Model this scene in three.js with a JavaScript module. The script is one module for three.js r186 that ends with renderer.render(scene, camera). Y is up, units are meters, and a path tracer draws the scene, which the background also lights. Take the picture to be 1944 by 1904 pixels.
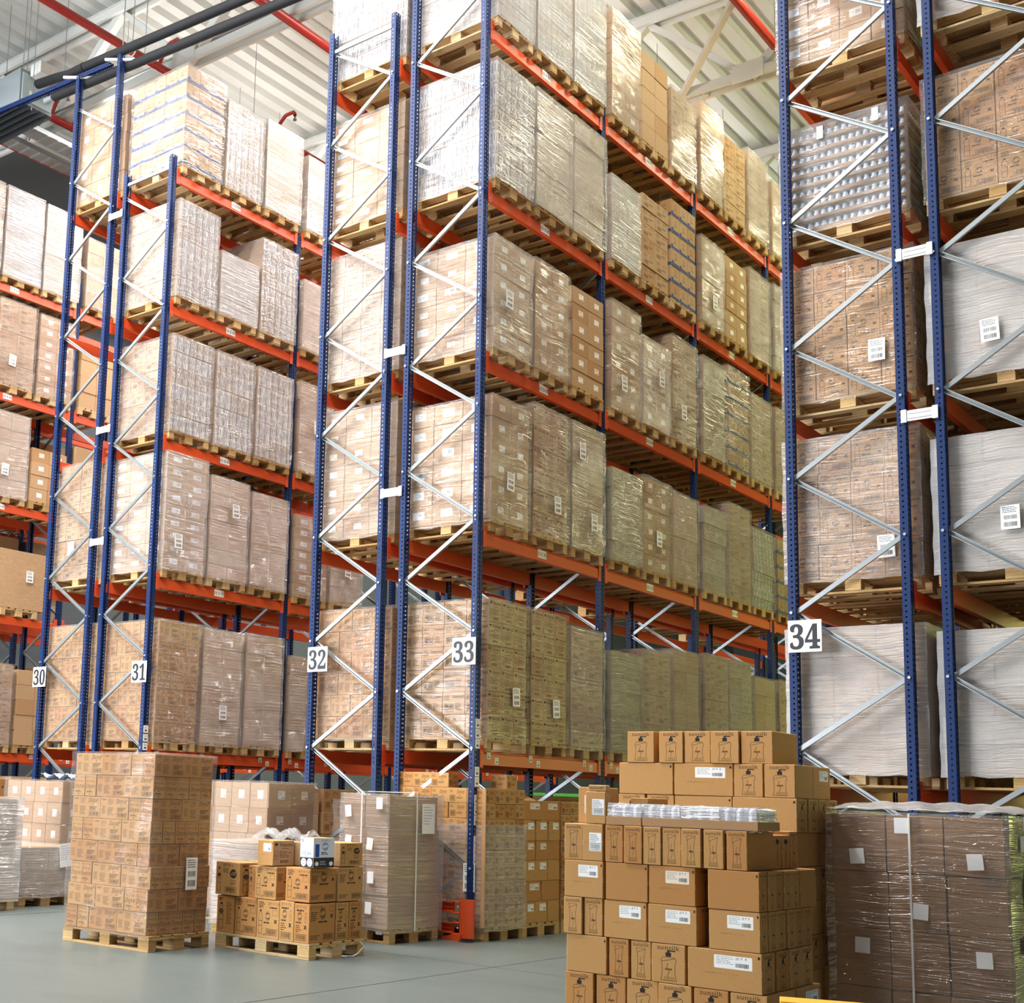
import * as THREE from 'three';
import { mergeGeometries } from 'three/addons/utils/BufferGeometryUtils.js';
import { RectAreaLightUniformsLib } from 'three/addons/lights/RectAreaLightUniformsLib.js';

// ------------------------------------------------------------------ camera, light, exposure
// Plan of the place: x runs along the row of rack ends, -z down the aisles, y up, metres.
const scene = new THREE.Scene();
scene.background = new THREE.Color(0x000000);
const W = 1944, H = 1904, FOCAL = 2444.37, CX = 584.78, CY = 1161.5;
const camera = new THREE.PerspectiveCamera(2 * Math.atan(H / 2 / FOCAL) * 180 / Math.PI, W / H, 0.1, 200);
{
  const right = new THREE.Vector3(0.75474517, 0.03414638, -0.6551288);
  const up = new THREE.Vector3(0.06553486, 0.98972439, 0.12708589);
  const back = new THREE.Vector3(0.65273647, -0.13885123, 0.74475193);
  camera.quaternion.setFromRotationMatrix(new THREE.Matrix4().makeBasis(right, up, back));
  camera.position.set(7.8357, 1.5044, 11.7483);
  camera.setViewOffset(W, H, W / 2 - CX, H / 2 - CY, W, H);
}
const renderer = new THREE.WebGLRenderer({ antialias: true });
renderer.toneMapping = THREE.LinearToneMapping;
renderer.toneMappingExposure = 1.5;
renderer.shadowMap.enabled = true;
RectAreaLightUniformsLib.init();
// ceiling lamps: [x, depth, strength]; every one is a fitting with an area light just under its diffuser
const LAMP_Y = 13.9;
const LAMPS = [];
for (const [v, k] of [[-8.5, 1.55], [-5.5, 1.2], [-2.6, 0.35]]) for (const u of [-12.6, -9.7, -6.8, -4, -1.2]) LAMPS.push([u, v, k, 0xfffaf6]);
LAMPS.push([1.67, -2.6, 0.6, 0xfffaf6], [1.67, -5.5, 0.5, 0xfffaf6], [4.5, -4, 0.75, 0xf6f8ff]);
for (const v of [3.2, 6.2, 9.2, 12.2, 16, 20]) for (const u of [-9.7, -4]) LAMPS.push([u, v, 0.8, 0xfffaf6]);
LAMPS.push([1.67, 1.2, 0.8, 0xfffae8]);
for (const v of [6.2, 10.2, 14.2, 19]) LAMPS.push([1.67, v, 0.45, 0xfaf4cc]);
const LAMP_W = 0.5, LAMP_L = 1.6, LAMP_POWER = 100, UP_SHARE = 0.085, DAY = 24, GREEN_DAY = 4.2;

// ------------------------------------------------------------------ seeded chance
function rng(seed) { let s = (seed * 2654435761) >>> 0 || 1; return () => { s ^= s << 13; s >>>= 0; s ^= s >>> 17; s ^= s << 5; s >>>= 0; return s / 4294967296; }; }
const R0 = rng(77);
const pick = (a, r = R0) => a[Math.floor(r() * a.length) % a.length];
const jit = (s, r = R0) => (r() - 0.5) * 2 * s;

// ------------------------------------------------------------------ textures
const tex = (w, h, draw, srgb = true) => {
  const c = document.createElement('canvas'); c.width = w; c.height = h;
  const g = c.getContext('2d'); draw(g, w, h);
  const t = new THREE.CanvasTexture(c);
  t.wrapS = t.wrapT = THREE.RepeatWrapping; t.magFilter = THREE.LinearFilter;
  if (srgb) t.colorSpace = THREE.SRGBColorSpace;
  return t;
};
function grain(g, w, h, amount, seed, streakX = 1) {
  const r = rng(seed), d = g.getImageData(0, 0, w, h), p = d.data; let k = 0;
  for (let y = 0; y < h; y++) { let n = 0; for (let x = 0; x < w; x++, k += 4) { n = n * (1 - 1 / streakX) + (r() - 0.5) * amount * (streakX > 1 ? 0.8 : 1); for (let c = 0; c < 3; c++) p[k + c] = Math.max(0, Math.min(255, p[k + c] + n)); } }
  g.putImageData(d, 0, 0);
}
const KRAFT = '#b3926c', GOLD = '#bb8c52', INK = '#241709';
function kraft(g, w, h, seed, base = KRAFT) { g.fillStyle = base; g.fillRect(0, 0, w, h); grain(g, w, h, 16, seed, 3); grain(g, w, h, 10, seed + 9, 1); }
function bars(g, x, y, w, h, seed, frame = true, ink = INK) {
  const r = rng(seed); g.fillStyle = ink; g.strokeStyle = ink; g.lineWidth = Math.max(1.5, h * 0.07);
  if (frame) g.strokeRect(x, y, w, h);
  let p = x + w * 0.08; const e = x + w * 0.92;
  while (p < e) { const b = (1 + r() * 3) * w / 90; g.fillRect(p, y + h * 0.12, Math.min(b, e - p), h * (r() < 0.1 ? 0.85 : 0.72)); p += b + (1 + r() * 2.4) * w / 90; }
}
function lines(g, x, y, w, n, lh, seed, ink = INK, th = 0.42) {
  const r = rng(seed); g.fillStyle = ink;
  for (let i = 0; i < n; i++) { let p = x; const e = x + w * (0.6 + r() * 0.4); while (p < e) { const b = lh * (0.6 + r() * 2); g.fillRect(p, y + i * lh, Math.min(b, e - p), lh * th); p += b + lh * 0.35; } }
}
function icons(g, x, y, s, n, ink = INK) {
  g.strokeStyle = ink; g.fillStyle = ink; g.lineWidth = s * 0.1;
  for (let i = 0; i < n; i++) {
    const a = x + i * s * 1.25;
    if (i % 4 === 0) { g.strokeRect(a, y, s * 0.8, s * 0.9); g.fillRect(a + s * 0.3, y + s * 0.2, s * 0.2, s * 0.5); }
    else if (i % 4 === 1) { g.beginPath(); g.moveTo(a, y); g.lineTo(a + s * 0.7, y); g.lineTo(a + s * 0.35, y + s * 0.5); g.closePath(); g.fill(); g.fillRect(a + s * 0.3, y + s * 0.5, s * 0.1, s * 0.4); }
    else if (i % 4 === 2) { g.beginPath(); g.moveTo(a + s * 0.35, y); g.lineTo(a + s * 0.7, y + s * 0.35); g.lineTo(a, y + s * 0.35); g.closePath(); g.fill(); g.fillRect(a + s * 0.25, y + s * 0.35, s * 0.2, s * 0.55); }
    else { g.beginPath(); g.arc(a + s * 0.35, y + s * 0.4, s * 0.33, 0, 7); g.stroke(); }
  }
}
function word(g, t, x, y, px, font = 'serif', style = '', ink = INK, align = 'center') { g.fillStyle = ink; g.textAlign = align; g.textBaseline = 'middle'; g.font = `${style} ${px}px ${font}`; g.fillText(t, x, y); }
function bird(g, x, y, s) { g.fillStyle = INK; g.beginPath(); g.ellipse(x, y, s, s * 0.5, -0.4, 0, 7); g.fill(); g.beginPath(); g.ellipse(x + s * 0.6, y - s * 0.5, s * 0.6, s * 0.3, 0.7, 0, 7); g.fill(); }
function swirl(g, x, y, r, ink = INK) { g.strokeStyle = ink; g.lineWidth = r * 0.09; g.beginPath(); g.ellipse(x, y, r * 0.8, r, 0.15, 0, 7); g.stroke(); g.lineWidth = r * 0.22; g.beginPath(); g.ellipse(x + r * 0.05, y - r * 0.3, r * 0.5, r * 0.32, 0.4, 2.2, 5.6); g.stroke(); g.beginPath(); g.ellipse(x - r * 0.05, y + r * 0.3, r * 0.5, r * 0.32, 0.4, -1, 2.5); g.stroke(); }
function cross(g, x, y, s) { g.strokeStyle = INK; g.lineWidth = s * 0.38; g.beginPath(); g.moveTo(x - s / 2, y - s / 2); g.lineTo(x + s / 2, y + s / 2); g.moveTo(x + s / 2, y - s / 2); g.lineTo(x - s / 2, y + s / 2); g.stroke(); }
function flask(g, x, y, w, h) { g.strokeStyle = INK; g.lineWidth = w * 0.07; g.beginPath(); g.moveTo(x + w * 0.3, y); g.lineTo(x + w * 0.7, y); g.lineTo(x + w * 0.75, y + h * 0.1); g.quadraticCurveTo(x + w, y + h * 0.16, x + w * 0.95, y + h * 0.3); g.lineTo(x + w * 0.95, y + h); g.lineTo(x + w * 0.05, y + h); g.lineTo(x + w * 0.05, y + h * 0.3); g.quadraticCurveTo(x, y + h * 0.16, x + w * 0.25, y + h * 0.1); g.closePath(); g.stroke(); g.beginPath(); g.moveTo(x, y + h * 0.45); g.lineTo(x + w, y + h * 0.45); g.moveTo(x, y + h * 0.65); g.lineTo(x + w, y + h * 0.65); g.stroke(); g.fillStyle = INK; g.fillRect(x + w * 0.3, y - h * 0.03, w * 0.4, h * 0.08); }
function whiteLabel(g, x, y, w, h, seed, codes = 1) {
  g.fillStyle = '#f4f5f3'; g.beginPath(); g.roundRect(x, y, w, h, w * 0.03); g.fill();
  lines(g, x + w * 0.06, y + h * 0.1, w * 0.5, 5, h * 0.13, seed, '#8a8c90', 0.3);
  icons(g, x + w * 0.58, y + h * 0.1, w * 0.09, 3, '#5a5c60');
  if (codes) bars(g, x + w * 0.54, y + h * 0.48, w * 0.4, h * 0.42, seed, false, '#33373c');
}
const D = {
  plain: [128, 128, (g, w, h) => {}],
  goldPlain: [128, 128, (g, w, h) => {}],
  top: [128, 128, (g, w, h) => { g.fillStyle = 'rgba(214,182,138,0.8)'; g.fillRect(0, h * 0.43, w, h * 0.14); g.fillStyle = 'rgba(70,45,20,0.55)'; g.fillRect(0, h * 0.497, w, 1.2); }],
  sticker: [256, 256, (g, w, h) => { g.fillStyle = '#f2f1ee'; g.fillRect(w * 0.4, h * 0.3, w * 0.3, h * 0.34); lines(g, w * 0.43, h * 0.35, w * 0.2, 4, 9, 5, '#b9b9b9'); g.fillStyle = '#777'; g.fillRect(w * 0.57, h * 0.56, w * 0.1, h * 0.04); }],
  wideSticker: [256, 160, (g, w, h) => { g.fillStyle = '#e3e6e8'; g.fillRect(w * 0.3, h * 0.25, w * 0.42, h * 0.4); bars(g, w * 0.5, h * 0.32, w * 0.18, h * 0.25, 4, false, '#9aa2aa'); lines(g, w * 0.08, h * 0.78, w * 0.3, 2, 8, 8, '#6a543a'); }],
  doveLong: [512, 256, (g, w, h) => {
    lines(g, w * 0.05, h * 0.07, w * 0.16, 2, 12, 21); lines(g, w * 0.28, h * 0.07, w * 0.2, 6, 12, 22, '#6d543a'); lines(g, w * 0.05, h * 0.42, w * 0.19, 8, 12, 23, '#4d3a25'); lines(g, w * 0.27, h * 0.46, w * 0.22, 9, 12, 24, '#4d3a25');
    word(g, 'Dove', w * 0.74, h * 0.17, 76, 'serif', 'italic'); bird(g, w * 0.75, h * 0.36, 10); icons(g, w * 0.93, h * 0.05, 22, 1);
    lines(g, w * 0.62, h * 0.46, w * 0.32, 4, 14, 25, INK, 0.55); bars(g, w * 0.6, h * 0.72, w * 0.36, h * 0.2, 26);
  }],
  doveEnd: [192, 256, (g, w, h) => {
    icons(g, w * 0.08, h * 0.06, 26, 5, '#6d543a'); icons(g, w * 0.1, h * 0.26, 24, 5); word(g, 'Dove', w * 0.48, h * 0.53, 74, 'serif', 'italic'); bird(g, w * 0.46, h * 0.68, 8); lines(g, w * 0.14, h * 0.76, w * 0.7, 2, 13, 31, INK, 0.55); lines(g, w * 0.36, h * 0.91, w * 0.3, 1, 14, 32);
  }],
  doveSmall: [320, 160, (g, w, h) => {
    lines(g, w * 0.05, h * 0.12, w * 0.25, 3, 11, 41, '#4d3a25'); word(g, 'Dove', w * 0.66, h * 0.26, 56, 'serif', 'italic'); bird(g, w * 0.62, h * 0.5, 8); lines(g, w * 0.42, h * 0.62, w * 0.42, 2, 12, 42); bars(g, w * 0.06, h * 0.5, w * 0.3, h * 0.38, 43);
  }],
  timotei: [256, 256, (g, w, h) => {
    word(g, 'Timotei', w * 0.62, h * 0.16, 44, 'serif', 'bold'); lines(g, w * 0.4, h * 0.29, w * 0.46, 1, 16, 51); lines(g, w * 0.3, h * 0.42, w * 0.6, 5, 15, 52, '#4d3a25'); g.fillStyle = INK; g.beginPath(); g.ellipse(w * 0.14, h * 0.14, 20, 15, 0, 0, 7); g.fill();
    g.strokeStyle = INK; g.lineWidth = 3; g.strokeRect(w * 0.06, h * 0.42, w * 0.16, h * 0.34); word(g, 'i', w * 0.14, h * 0.6, 40, 'serif', 'bold'); lines(g, w * 0.34, h * 0.8, w * 0.5, 2, 15, 53, INK, 0.6);
  }],
  timoteiCode: [256, 192, (g, w, h) => { word(g, 'Timotei', w * 0.7, h * 0.2, 38, 'serif', 'bold'); lines(g, w * 0.06, h * 0.12, w * 0.3, 4, 14, 54, '#4d3a25'); bars(g, w * 0.08, h * 0.54, w * 0.42, h * 0.34, 55); lines(g, w * 0.58, h * 0.5, w * 0.36, 5, 14, 56); }],
  pump: [256, 320, (g, w, h) => {
    word(g, 'sunsilk', w * 0.5, h * 0.08, 52, 'sans-serif', 'bold', '#6b4a22'); g.fillStyle = '#15110d'; g.fillRect(w * 0.42, h * 0.2, w * 0.17, h * 0.11); g.fillRect(w * 0.47, h * 0.14, w * 0.07, h * 0.08); g.fillRect(w * 0.47, h * 0.14, w * 0.25, h * 0.03);
    g.strokeStyle = '#15110d'; g.lineWidth = 3.5; g.beginPath(); g.moveTo(w * 0.36, h * 0.33); g.lineTo(w * 0.66, h * 0.33); g.quadraticCurveTo(w * 0.76, h * 0.36, w * 0.74, h * 0.42); g.quadraticCurveTo(w * 0.67, h * 0.65, w * 0.75, h * 0.95); g.lineTo(w * 0.27, h * 0.95); g.quadraticCurveTo(w * 0.35, h * 0.65, w * 0.28, h * 0.42); g.quadraticCurveTo(w * 0.28, h * 0.36, w * 0.36, h * 0.33); g.closePath(); g.stroke();
    g.beginPath(); g.moveTo(w * 0.3, h * 0.44); g.quadraticCurveTo(w * 0.5, h * 0.4, w * 0.7, h * 0.35); g.stroke(); g.beginPath(); g.moveTo(w * 0.5, h * 0.48); g.quadraticCurveTo(w * 0.4, h * 0.62, w * 0.54, h * 0.72); g.quadraticCurveTo(w * 0.45, h * 0.8, w * 0.5, h * 0.88); g.stroke(); g.fillStyle = '#6b4a22'; g.fillRect(w * 0.4, h * 0.62, w * 0.22, h * 0.05); g.fillStyle = 'rgba(140,105,45,0.55)'; g.fillRect(w * 0.36, h * 0.84, w * 0.34, h * 0.1);
  }],
  tube: [160, 320, (g, w, h) => {
    word(g, 'sunsilk', w * 0.5, h * 0.08, 40, 'sans-serif', 'bold', '#6b4a22'); g.strokeStyle = '#2a1f14'; g.lineWidth = 3; g.beginPath(); g.moveTo(w * 0.26, h * 0.17); g.lineTo(w * 0.74, h * 0.17); g.lineTo(w * 0.7, h * 0.3); g.quadraticCurveTo(w * 0.6, h * 0.6, w * 0.74, h * 0.95); g.lineTo(w * 0.26, h * 0.95); g.quadraticCurveTo(w * 0.38, h * 0.6, w * 0.3, h * 0.3); g.closePath(); g.stroke(); g.beginPath(); g.moveTo(w * 0.28, h * 0.3); g.quadraticCurveTo(w * 0.5, h * 0.22, w * 0.72, h * 0.2); g.stroke(); g.beginPath(); g.moveTo(w * 0.5, h * 0.4); g.quadraticCurveTo(w * 0.42, h * 0.55, w * 0.54, h * 0.68); g.lineTo(w * 0.48, h * 0.82); g.stroke(); g.fillStyle = '#5a3e20'; g.fillRect(w * 0.4, h * 0.57, w * 0.22, h * 0.05); g.fillStyle = 'rgba(140,105,45,0.6)'; g.fillRect(w * 0.27, h * 0.84, w * 0.46, h * 0.11);
  }],
  lotion: [96, 256, (g, w, h) => { g.fillStyle = '#15110d'; g.beginPath(); g.ellipse(w * 0.5, h * 0.18, w * 0.24, h * 0.08, 0, 0, 7); g.fill(); g.strokeStyle = INK; g.lineWidth = 2; g.beginPath(); g.moveTo(w * 0.5, h * 0.26); g.lineTo(w * 0.36, h * 0.9); g.lineTo(w * 0.64, h * 0.9); g.closePath(); g.stroke(); lines(g, w * 0.44, h * 0.5, w * 0.12, 8, 9, 61); }],
  labelSide: [320, 256, (g, w, h) => { whiteLabel(g, w * 0.36, h * 0.1, w * 0.52, h * 0.34, 71); word(g, 'LUMINETTE 8.6 1/4', w * 0.45, h * 0.58, 15, 'monospace', '', '#7a5630'); g.fillStyle = '#15110d'; g.fillRect(w * 0.955, h * 0.06, w * 0.03, h * 0.07); }],
  plainTick: [320, 256, (g, w, h) => { g.fillStyle = '#15110d'; g.fillRect(w * 0.955, h * 0.06, w * 0.03, h * 0.07); }],
  rexona: [256, 256, (g, w, h) => { g.fillStyle = '#f2f3f4'; g.beginPath(); g.roundRect(w * 0.32, h * 0.22, w * 0.64, h * 0.52, 6); g.fill(); lines(g, w * 0.36, h * 0.27, w * 0.5, 5, 12, 81, '#777b80'); bars(g, w * 0.36, h * 0.52, w * 0.56, h * 0.19, 82, true, '#23262a'); g.fillStyle = '#8a6434'; g.fillRect(0, h * 0.5, w * 0.3, 2); }],
  rexonaFlap: [192, 96, (g, w, h) => { word(g, 'Rexona', w * 0.38, h * 0.52, 44, 'sans-serif', 'bold'); lines(g, w * 0.68, h * 0.3, w * 0.25, 3, 13, 83); }],
  cif: [256, 256, (g, w, h) => { flask(g, w * 0.05, h * 0.18, w * 0.16, h * 0.72); g.fillStyle = INK; g.beginPath(); g.arc(w * 0.13, h * 0.4, 15, 0, 7); g.fill(); g.beginPath(); g.arc(w * 0.74, h * 0.34, 36, 0, 7); g.fill(); word(g, 'cif', w * 0.74, h * 0.33, 44, 'sans-serif', 'bold italic', KRAFT); word(g, 'Cream', w * 0.72, h * 0.55, 22, 'serif', 'italic'); lines(g, w * 0.62, h * 0.62, w * 0.28, 2, 10, 91); icons(g, w * 0.3, h * 0.05, 24, 4); lines(g, w * 0.3, h * 0.2, w * 0.26, 3, 12, 92); bars(g, w * 0.4, h * 0.76, w * 0.46, h * 0.16, 93); }],
  cifThin: [160, 256, (g, w, h) => { flask(g, w * 0.12, h * 0.2, w * 0.26, h * 0.7); g.fillStyle = INK; g.beginPath(); g.arc(w * 0.25, h * 0.42, 17, 0, 7); g.fill(); word(g, 'cif', w * 0.25, h * 0.42, 18, 'sans-serif', 'bold italic', KRAFT); lines(g, w * 0.1, h * 0.05, w * 0.3, 2, 12, 94, INK, 0.6); lines(g, w * 0.56, h * 0.16, w * 0.36, 16, 10, 95, '#4d3a25'); }],
  sFront: [256, 288, (g, w, h) => { flask(g, w * 0.08, h * 0.28, w * 0.17, h * 0.62); word(g, 'x28', w * 0.34, h * 0.92, 18, 'sans-serif', 'bold'); lines(g, w * 0.08, h * 0.05, w * 0.28, 4, 13, 101, INK, 0.5); icons(g, w * 0.52, h * 0.05, 21, 5, '#4d3924'); lines(g, w * 0.58, h * 0.17, w * 0.36, 1, 16, 102, INK, 0.7); g.strokeStyle = '#4d3a25'; g.lineWidth = 2; g.strokeRect(w * 0.72, h * 0.25, w * 0.22, h * 0.14); swirl(g, w * 0.5, h * 0.42, 33); lines(g, w * 0.32, h * 0.58, w * 0.38, 1, 15, 103, INK, 0.7); cross(g, w * 0.86, h * 0.55, 26); bars(g, w * 0.42, h * 0.76, w * 0.52, h * 0.16, 104); }],
  sThin: [192, 288, (g, w, h) => { icons(g, w * 0.12, h * 0.04, 22, 5, '#4d3924'); lines(g, w * 0.14, h * 0.15, w * 0.66, 1, 16, 111, INK, 0.7); swirl(g, w * 0.36, h * 0.32, 34); flask(g, w * 0.72, h * 0.22, w * 0.13, h * 0.25); lines(g, w * 0.1, h * 0.47, w * 0.5, 1, 15, 112, INK, 0.7); lines(g, w * 0.1, h * 0.56, w * 0.4, 4, 15, 113); cross(g, w * 0.76, h * 0.6, 28); bars(g, w * 0.08, h * 0.79, w * 0.78, h * 0.16, 114); }],
  sWide: [320, 288, (g, w, h) => { icons(g, w * 0.05, h * 0.05, 24, 5, '#4d3924'); swirl(g, w * 0.52, h * 0.24, 44); lines(g, w * 0.06, h * 0.2, w * 0.28, 5, 15, 121); lines(g, w * 0.36, h * 0.44, w * 0.38, 1, 17, 122, INK, 0.7); cross(g, w * 0.87, h * 0.32, 26); g.strokeStyle = '#4d3a25'; g.lineWidth = 2; g.strokeRect(w * 0.8, h * 0.06, w * 0.15, h * 0.14); lines(g, w * 0.05, h * 0.8, w * 0.42, 3, 13, 123, '#6d543a', 0.7); bars(g, w * 0.55, h * 0.78, w * 0.4, h * 0.15, 124); }],
  display: [256, 320, (g, w, h) => { g.fillStyle = '#e9edf6'; g.fillRect(0, 0, w, h * 0.66); g.fillStyle = '#2b2d33'; g.fillRect(0, h * 0.66, w, h * 0.34); lines(g, w * 0.06, h * 0.05, w * 0.3, 2, 16, 131, '#3a57b5', 0.6); lines(g, w * 0.06, h * 0.16, w * 0.8, 5, 13, 132, '#aab4d8'); bars(g, w * 0.08, h * 0.45, w * 0.84, h * 0.16, 133, true, '#5a6fc0'); for (const a of [0.27, 0.73]) { g.fillStyle = '#f4f4f8'; g.beginPath(); g.ellipse(w * a, h * 0.83, w * 0.2, h * 0.14, 0, 0, 7); g.fill(); swirl(g, w * a, h * 0.83, 30, '#5a6a94'); } }],
  displaySide: [256, 320, (g, w, h) => { g.fillStyle = '#dfe6f4'; g.fillRect(0, 0, w, h * 0.66); g.fillStyle = '#2b2d33'; g.fillRect(0, h * 0.66, w, h * 0.34); g.fillStyle = '#1f4fae'; g.fillRect(w * 0.06, h * 0.2, w * 0.2, h * 0.44); swirl(g, w * 0.55, h * 0.28, 46, '#2d4f9e'); lines(g, w * 0.36, h * 0.47, w * 0.4, 2, 17, 134, '#1d3f93', 0.7); lines(g, w * 0.36, h * 0.04, w * 0.55, 2, 14, 135, '#7f95d0'); g.fillStyle = '#f4f4f8'; for (const a of [0.15, 0.85]) { g.beginPath(); g.arc(w * a, h * 0.87, 24, 0, 7); g.fill(); } lines(g, w * 0.3, h * 0.78, w * 0.4, 3, 16, 136, '#c8ccd8'); }],
  stripe: [256, 256, (g, w, h) => { g.fillStyle = '#334b80'; g.fillRect(0, h * 0.82, w, h * 0.18); g.fillRect(w * 0.02, h * 0.7, w * 0.24, h * 0.14); g.fillRect(w * 0.7, h * 0.82, w * 0.12, h * 0.06); g.strokeStyle = '#5a4632'; g.lineWidth = 6; g.beginPath(); g.arc(w * 0.52, h * 0.32, 24, 0, 7); g.stroke(); lines(g, w * 0.38, h * 0.5, w * 0.3, 2, 16, 141, '#5a4632', 0.6); lines(g, w * 0.08, h * 0.08, w * 0.2, 1, 14, 142); }],
  prints: [256, 160, (g, w, h) => { lines(g, w * 0.08, h * 0.12, w * 0.34, 4, 13, 151, '#6d543a'); icons(g, w * 0.6, h * 0.12, 24, 3, '#4d3a25'); lines(g, w * 0.5, h * 0.48, w * 0.36, 2, 15, 152); bars(g, w * 0.12, h * 0.58, w * 0.32, h * 0.28, 153, true, '#4d3a25'); }],
  packs: [256, 256, (g, w, h) => { g.fillStyle = '#b3b0ae'; g.fillRect(0, 0, w, h); const r = rng(161); for (let i = 0; i < 9; i++) { const x = i * w / 9; g.fillStyle = ['#cfcdcb', '#9c979a', '#bdb9b9'][i % 3]; g.fillRect(x + 2, 0, w / 9 - 4, h); g.fillStyle = '#37323c'; if (r() < 0.85) g.fillRect(x + w / 20, h * (0.1 + r() * 0.2), w / 36, h * (0.2 + r() * 0.3)); if (r() < 0.5) g.fillRect(x + w / 30, h * 0.7, w / 40, h * 0.2); g.fillStyle = 'rgba(60,55,66,0.7)'; g.fillRect(x - 1, 0, 3, h); } g.fillStyle = '#8a868a'; g.fillRect(0, 0, w, 4); g.fillRect(0, h - 5, w, 5); grain(g, w, h, 18, 162, 1); }],
  greyBox: [256, 160, (g, w, h) => { lines(g, w * 0.06, h * 0.1, w * 0.5, 3, 14, 171, '#8b8078'); lines(g, w * 0.1, h * 0.6, w * 0.7, 3, 14, 172, '#8b8078'); bars(g, w * 0.66, h * 0.12, w * 0.26, h * 0.3, 173, true, '#857a72'); }],
};
const BASE = { greyBox: '#b0a08b' };
for (const k of ['doveLong', 'doveEnd', 'doveSmall', 'pump', 'tube', 'lotion', 'labelSide', 'plainTick', 'rexona', 'rexonaFlap', 'cif', 'cifThin', 'sFront', 'sThin', 'sWide', 'top', 'goldPlain']) BASE[k] = GOLD;
const TEX = {};
let seedT = 300;
for (const [k, [w, h, f]] of Object.entries(D)) TEX[k] = tex(w, h, (g) => { kraft(g, w, h, seedT++, BASE[k] || KRAFT); f(g, w, h); });

// film: height map of drawn-out folds and small crinkles
const filmBump = tex(768, 768, (g, w, h) => {
  const r = rng(9), rows = [], im = g.createImageData(w, h), p = im.data;
  const wave = (n, a) => { const k = []; for (let i = 0; i < n; i++) k.push(r()); return (t) => { const x = ((t % 1) + 1) % 1 * n, i = Math.floor(x), f = x - i, q = f * f * (3 - 2 * f); return (k[i] * (1 - q) + k[(i + 1) % n] * q - 0.5) * a; }; };
  const fine = wave(190, 60), mid = wave(70, 90), broad = wave(19, 110), mask1 = wave(5, 2), mask2 = wave(7, 2), sway = wave(4, 0.03), sway2 = wave(9, 0.012);
  for (let y = 0; y < h; y++) for (let x = 0; x < w; x++) { const u = x / w, v = y / h + sway(u) + sway2(u), m = 0.55 + mask1(u + v) * 0.4, q = 0.55 + mask2(v * 0.5 - u) * 0.45, c = 128 + fine(v) * m + mid(v + u * 0) * q + broad(v) * 0.6, k = (y * w + x) * 4; p[k] = p[k + 1] = p[k + 2] = Math.max(0, Math.min(255, c)); p[k + 3] = 255; }
  g.putImageData(im, 0, 0);
  for (let i = 0; i < 260; i++) { const x = r() * w, y = r() * h, l = 30 + r() * 200, sl = (r() - 0.5) * (r() < 0.15 ? 0.7 : 0.1), c = r() < 0.5 ? 255 : 0; g.strokeStyle = `rgba(${c},${c},${c},${0.15 + r() * 0.3})`; g.lineWidth = 1 + r() * 4; g.beginPath(); g.moveTo(x, y); g.quadraticCurveTo(x + l / 2, y + l * sl + jit(9, r), x + l, y + l * sl * 1.6); g.stroke(); }
  for (let i = 0; i < 420; i++) { const x = r() * w, y = r() * h, c = r() < 0.5 ? 255 : 0; g.strokeStyle = `rgba(${c},${c},${c},${0.15 + r() * 0.3})`; g.lineWidth = 1 + r() * 2; g.beginPath(); g.moveTo(x, y); g.lineTo(x + jit(20, r), y + jit(7, r)); g.lineTo(x + jit(34, r), y + jit(12, r)); g.stroke(); }
}, false);
const woodTex = tex(512, 128, (g, w, h) => { g.fillStyle = '#d6c096'; g.fillRect(0, 0, w, h); const r = rng(12); for (let i = 0; i < 120; i++) { const y = r() * h; g.strokeStyle = `rgba(${110 + r() * 60},${78 + r() * 40},${38 + r() * 20},${0.08 + r() * 0.22})`; g.lineWidth = 0.5 + r() * 2.5; g.beginPath(); g.moveTo(0, y); g.bezierCurveTo(w * 0.3, y + jit(9, r), w * 0.6, y + jit(9, r), w, y + jit(6, r)); g.stroke(); } for (let i = 0; i < 7; i++) { g.fillStyle = 'rgba(84,52,22,0.6)'; g.beginPath(); g.ellipse(r() * w, r() * h, 4 + r() * 6, 3 + r() * 3, 0, 0, 7); g.fill(); } grain(g, w, h, 18, 13, 4); });
const floorTex = tex(1024, 1024, (g, w, h) => { g.fillStyle = '#aab2b0'; g.fillRect(0, 0, w, h); const r = rng(14); for (let i = 0; i < 260; i++) { const c = r() < 0.5 ? '190,200,198' : '120,130,130'; g.fillStyle = `rgba(${c},${0.02 + r() * 0.07})`; g.beginPath(); g.ellipse(r() * w, r() * h, 20 + r() * 150, 6 + r() * 30, r() * 0.5, 0, 7); g.fill(); } for (let i = 0; i < 160; i++) { g.strokeStyle = `rgba(${r() < 0.5 ? '205,212,210' : '92,100,100'},${0.05 + r() * 0.13})`; g.lineWidth = 0.6 + r() * 2; const x = r() * w, y = r() * h; g.beginPath(); g.moveTo(x, y); g.quadraticCurveTo(x + jit(150, r), y + jit(40, r), x + jit(300, r), y + jit(90, r)); g.stroke(); } for (let i = 0; i < 60; i++) { g.fillStyle = 'rgba(60,64,64,0.35)'; g.fillRect(r() * w, r() * h, 1 + r() * 3, 1 + r() * 2); } grain(g, w, h, 10, 15, 2); });
const steelBump = tex(128, 128, (g, w, h) => { g.fillStyle = '#888'; g.fillRect(0, 0, w, h); grain(g, w, h, 50, 18, 6); }, false);

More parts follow.
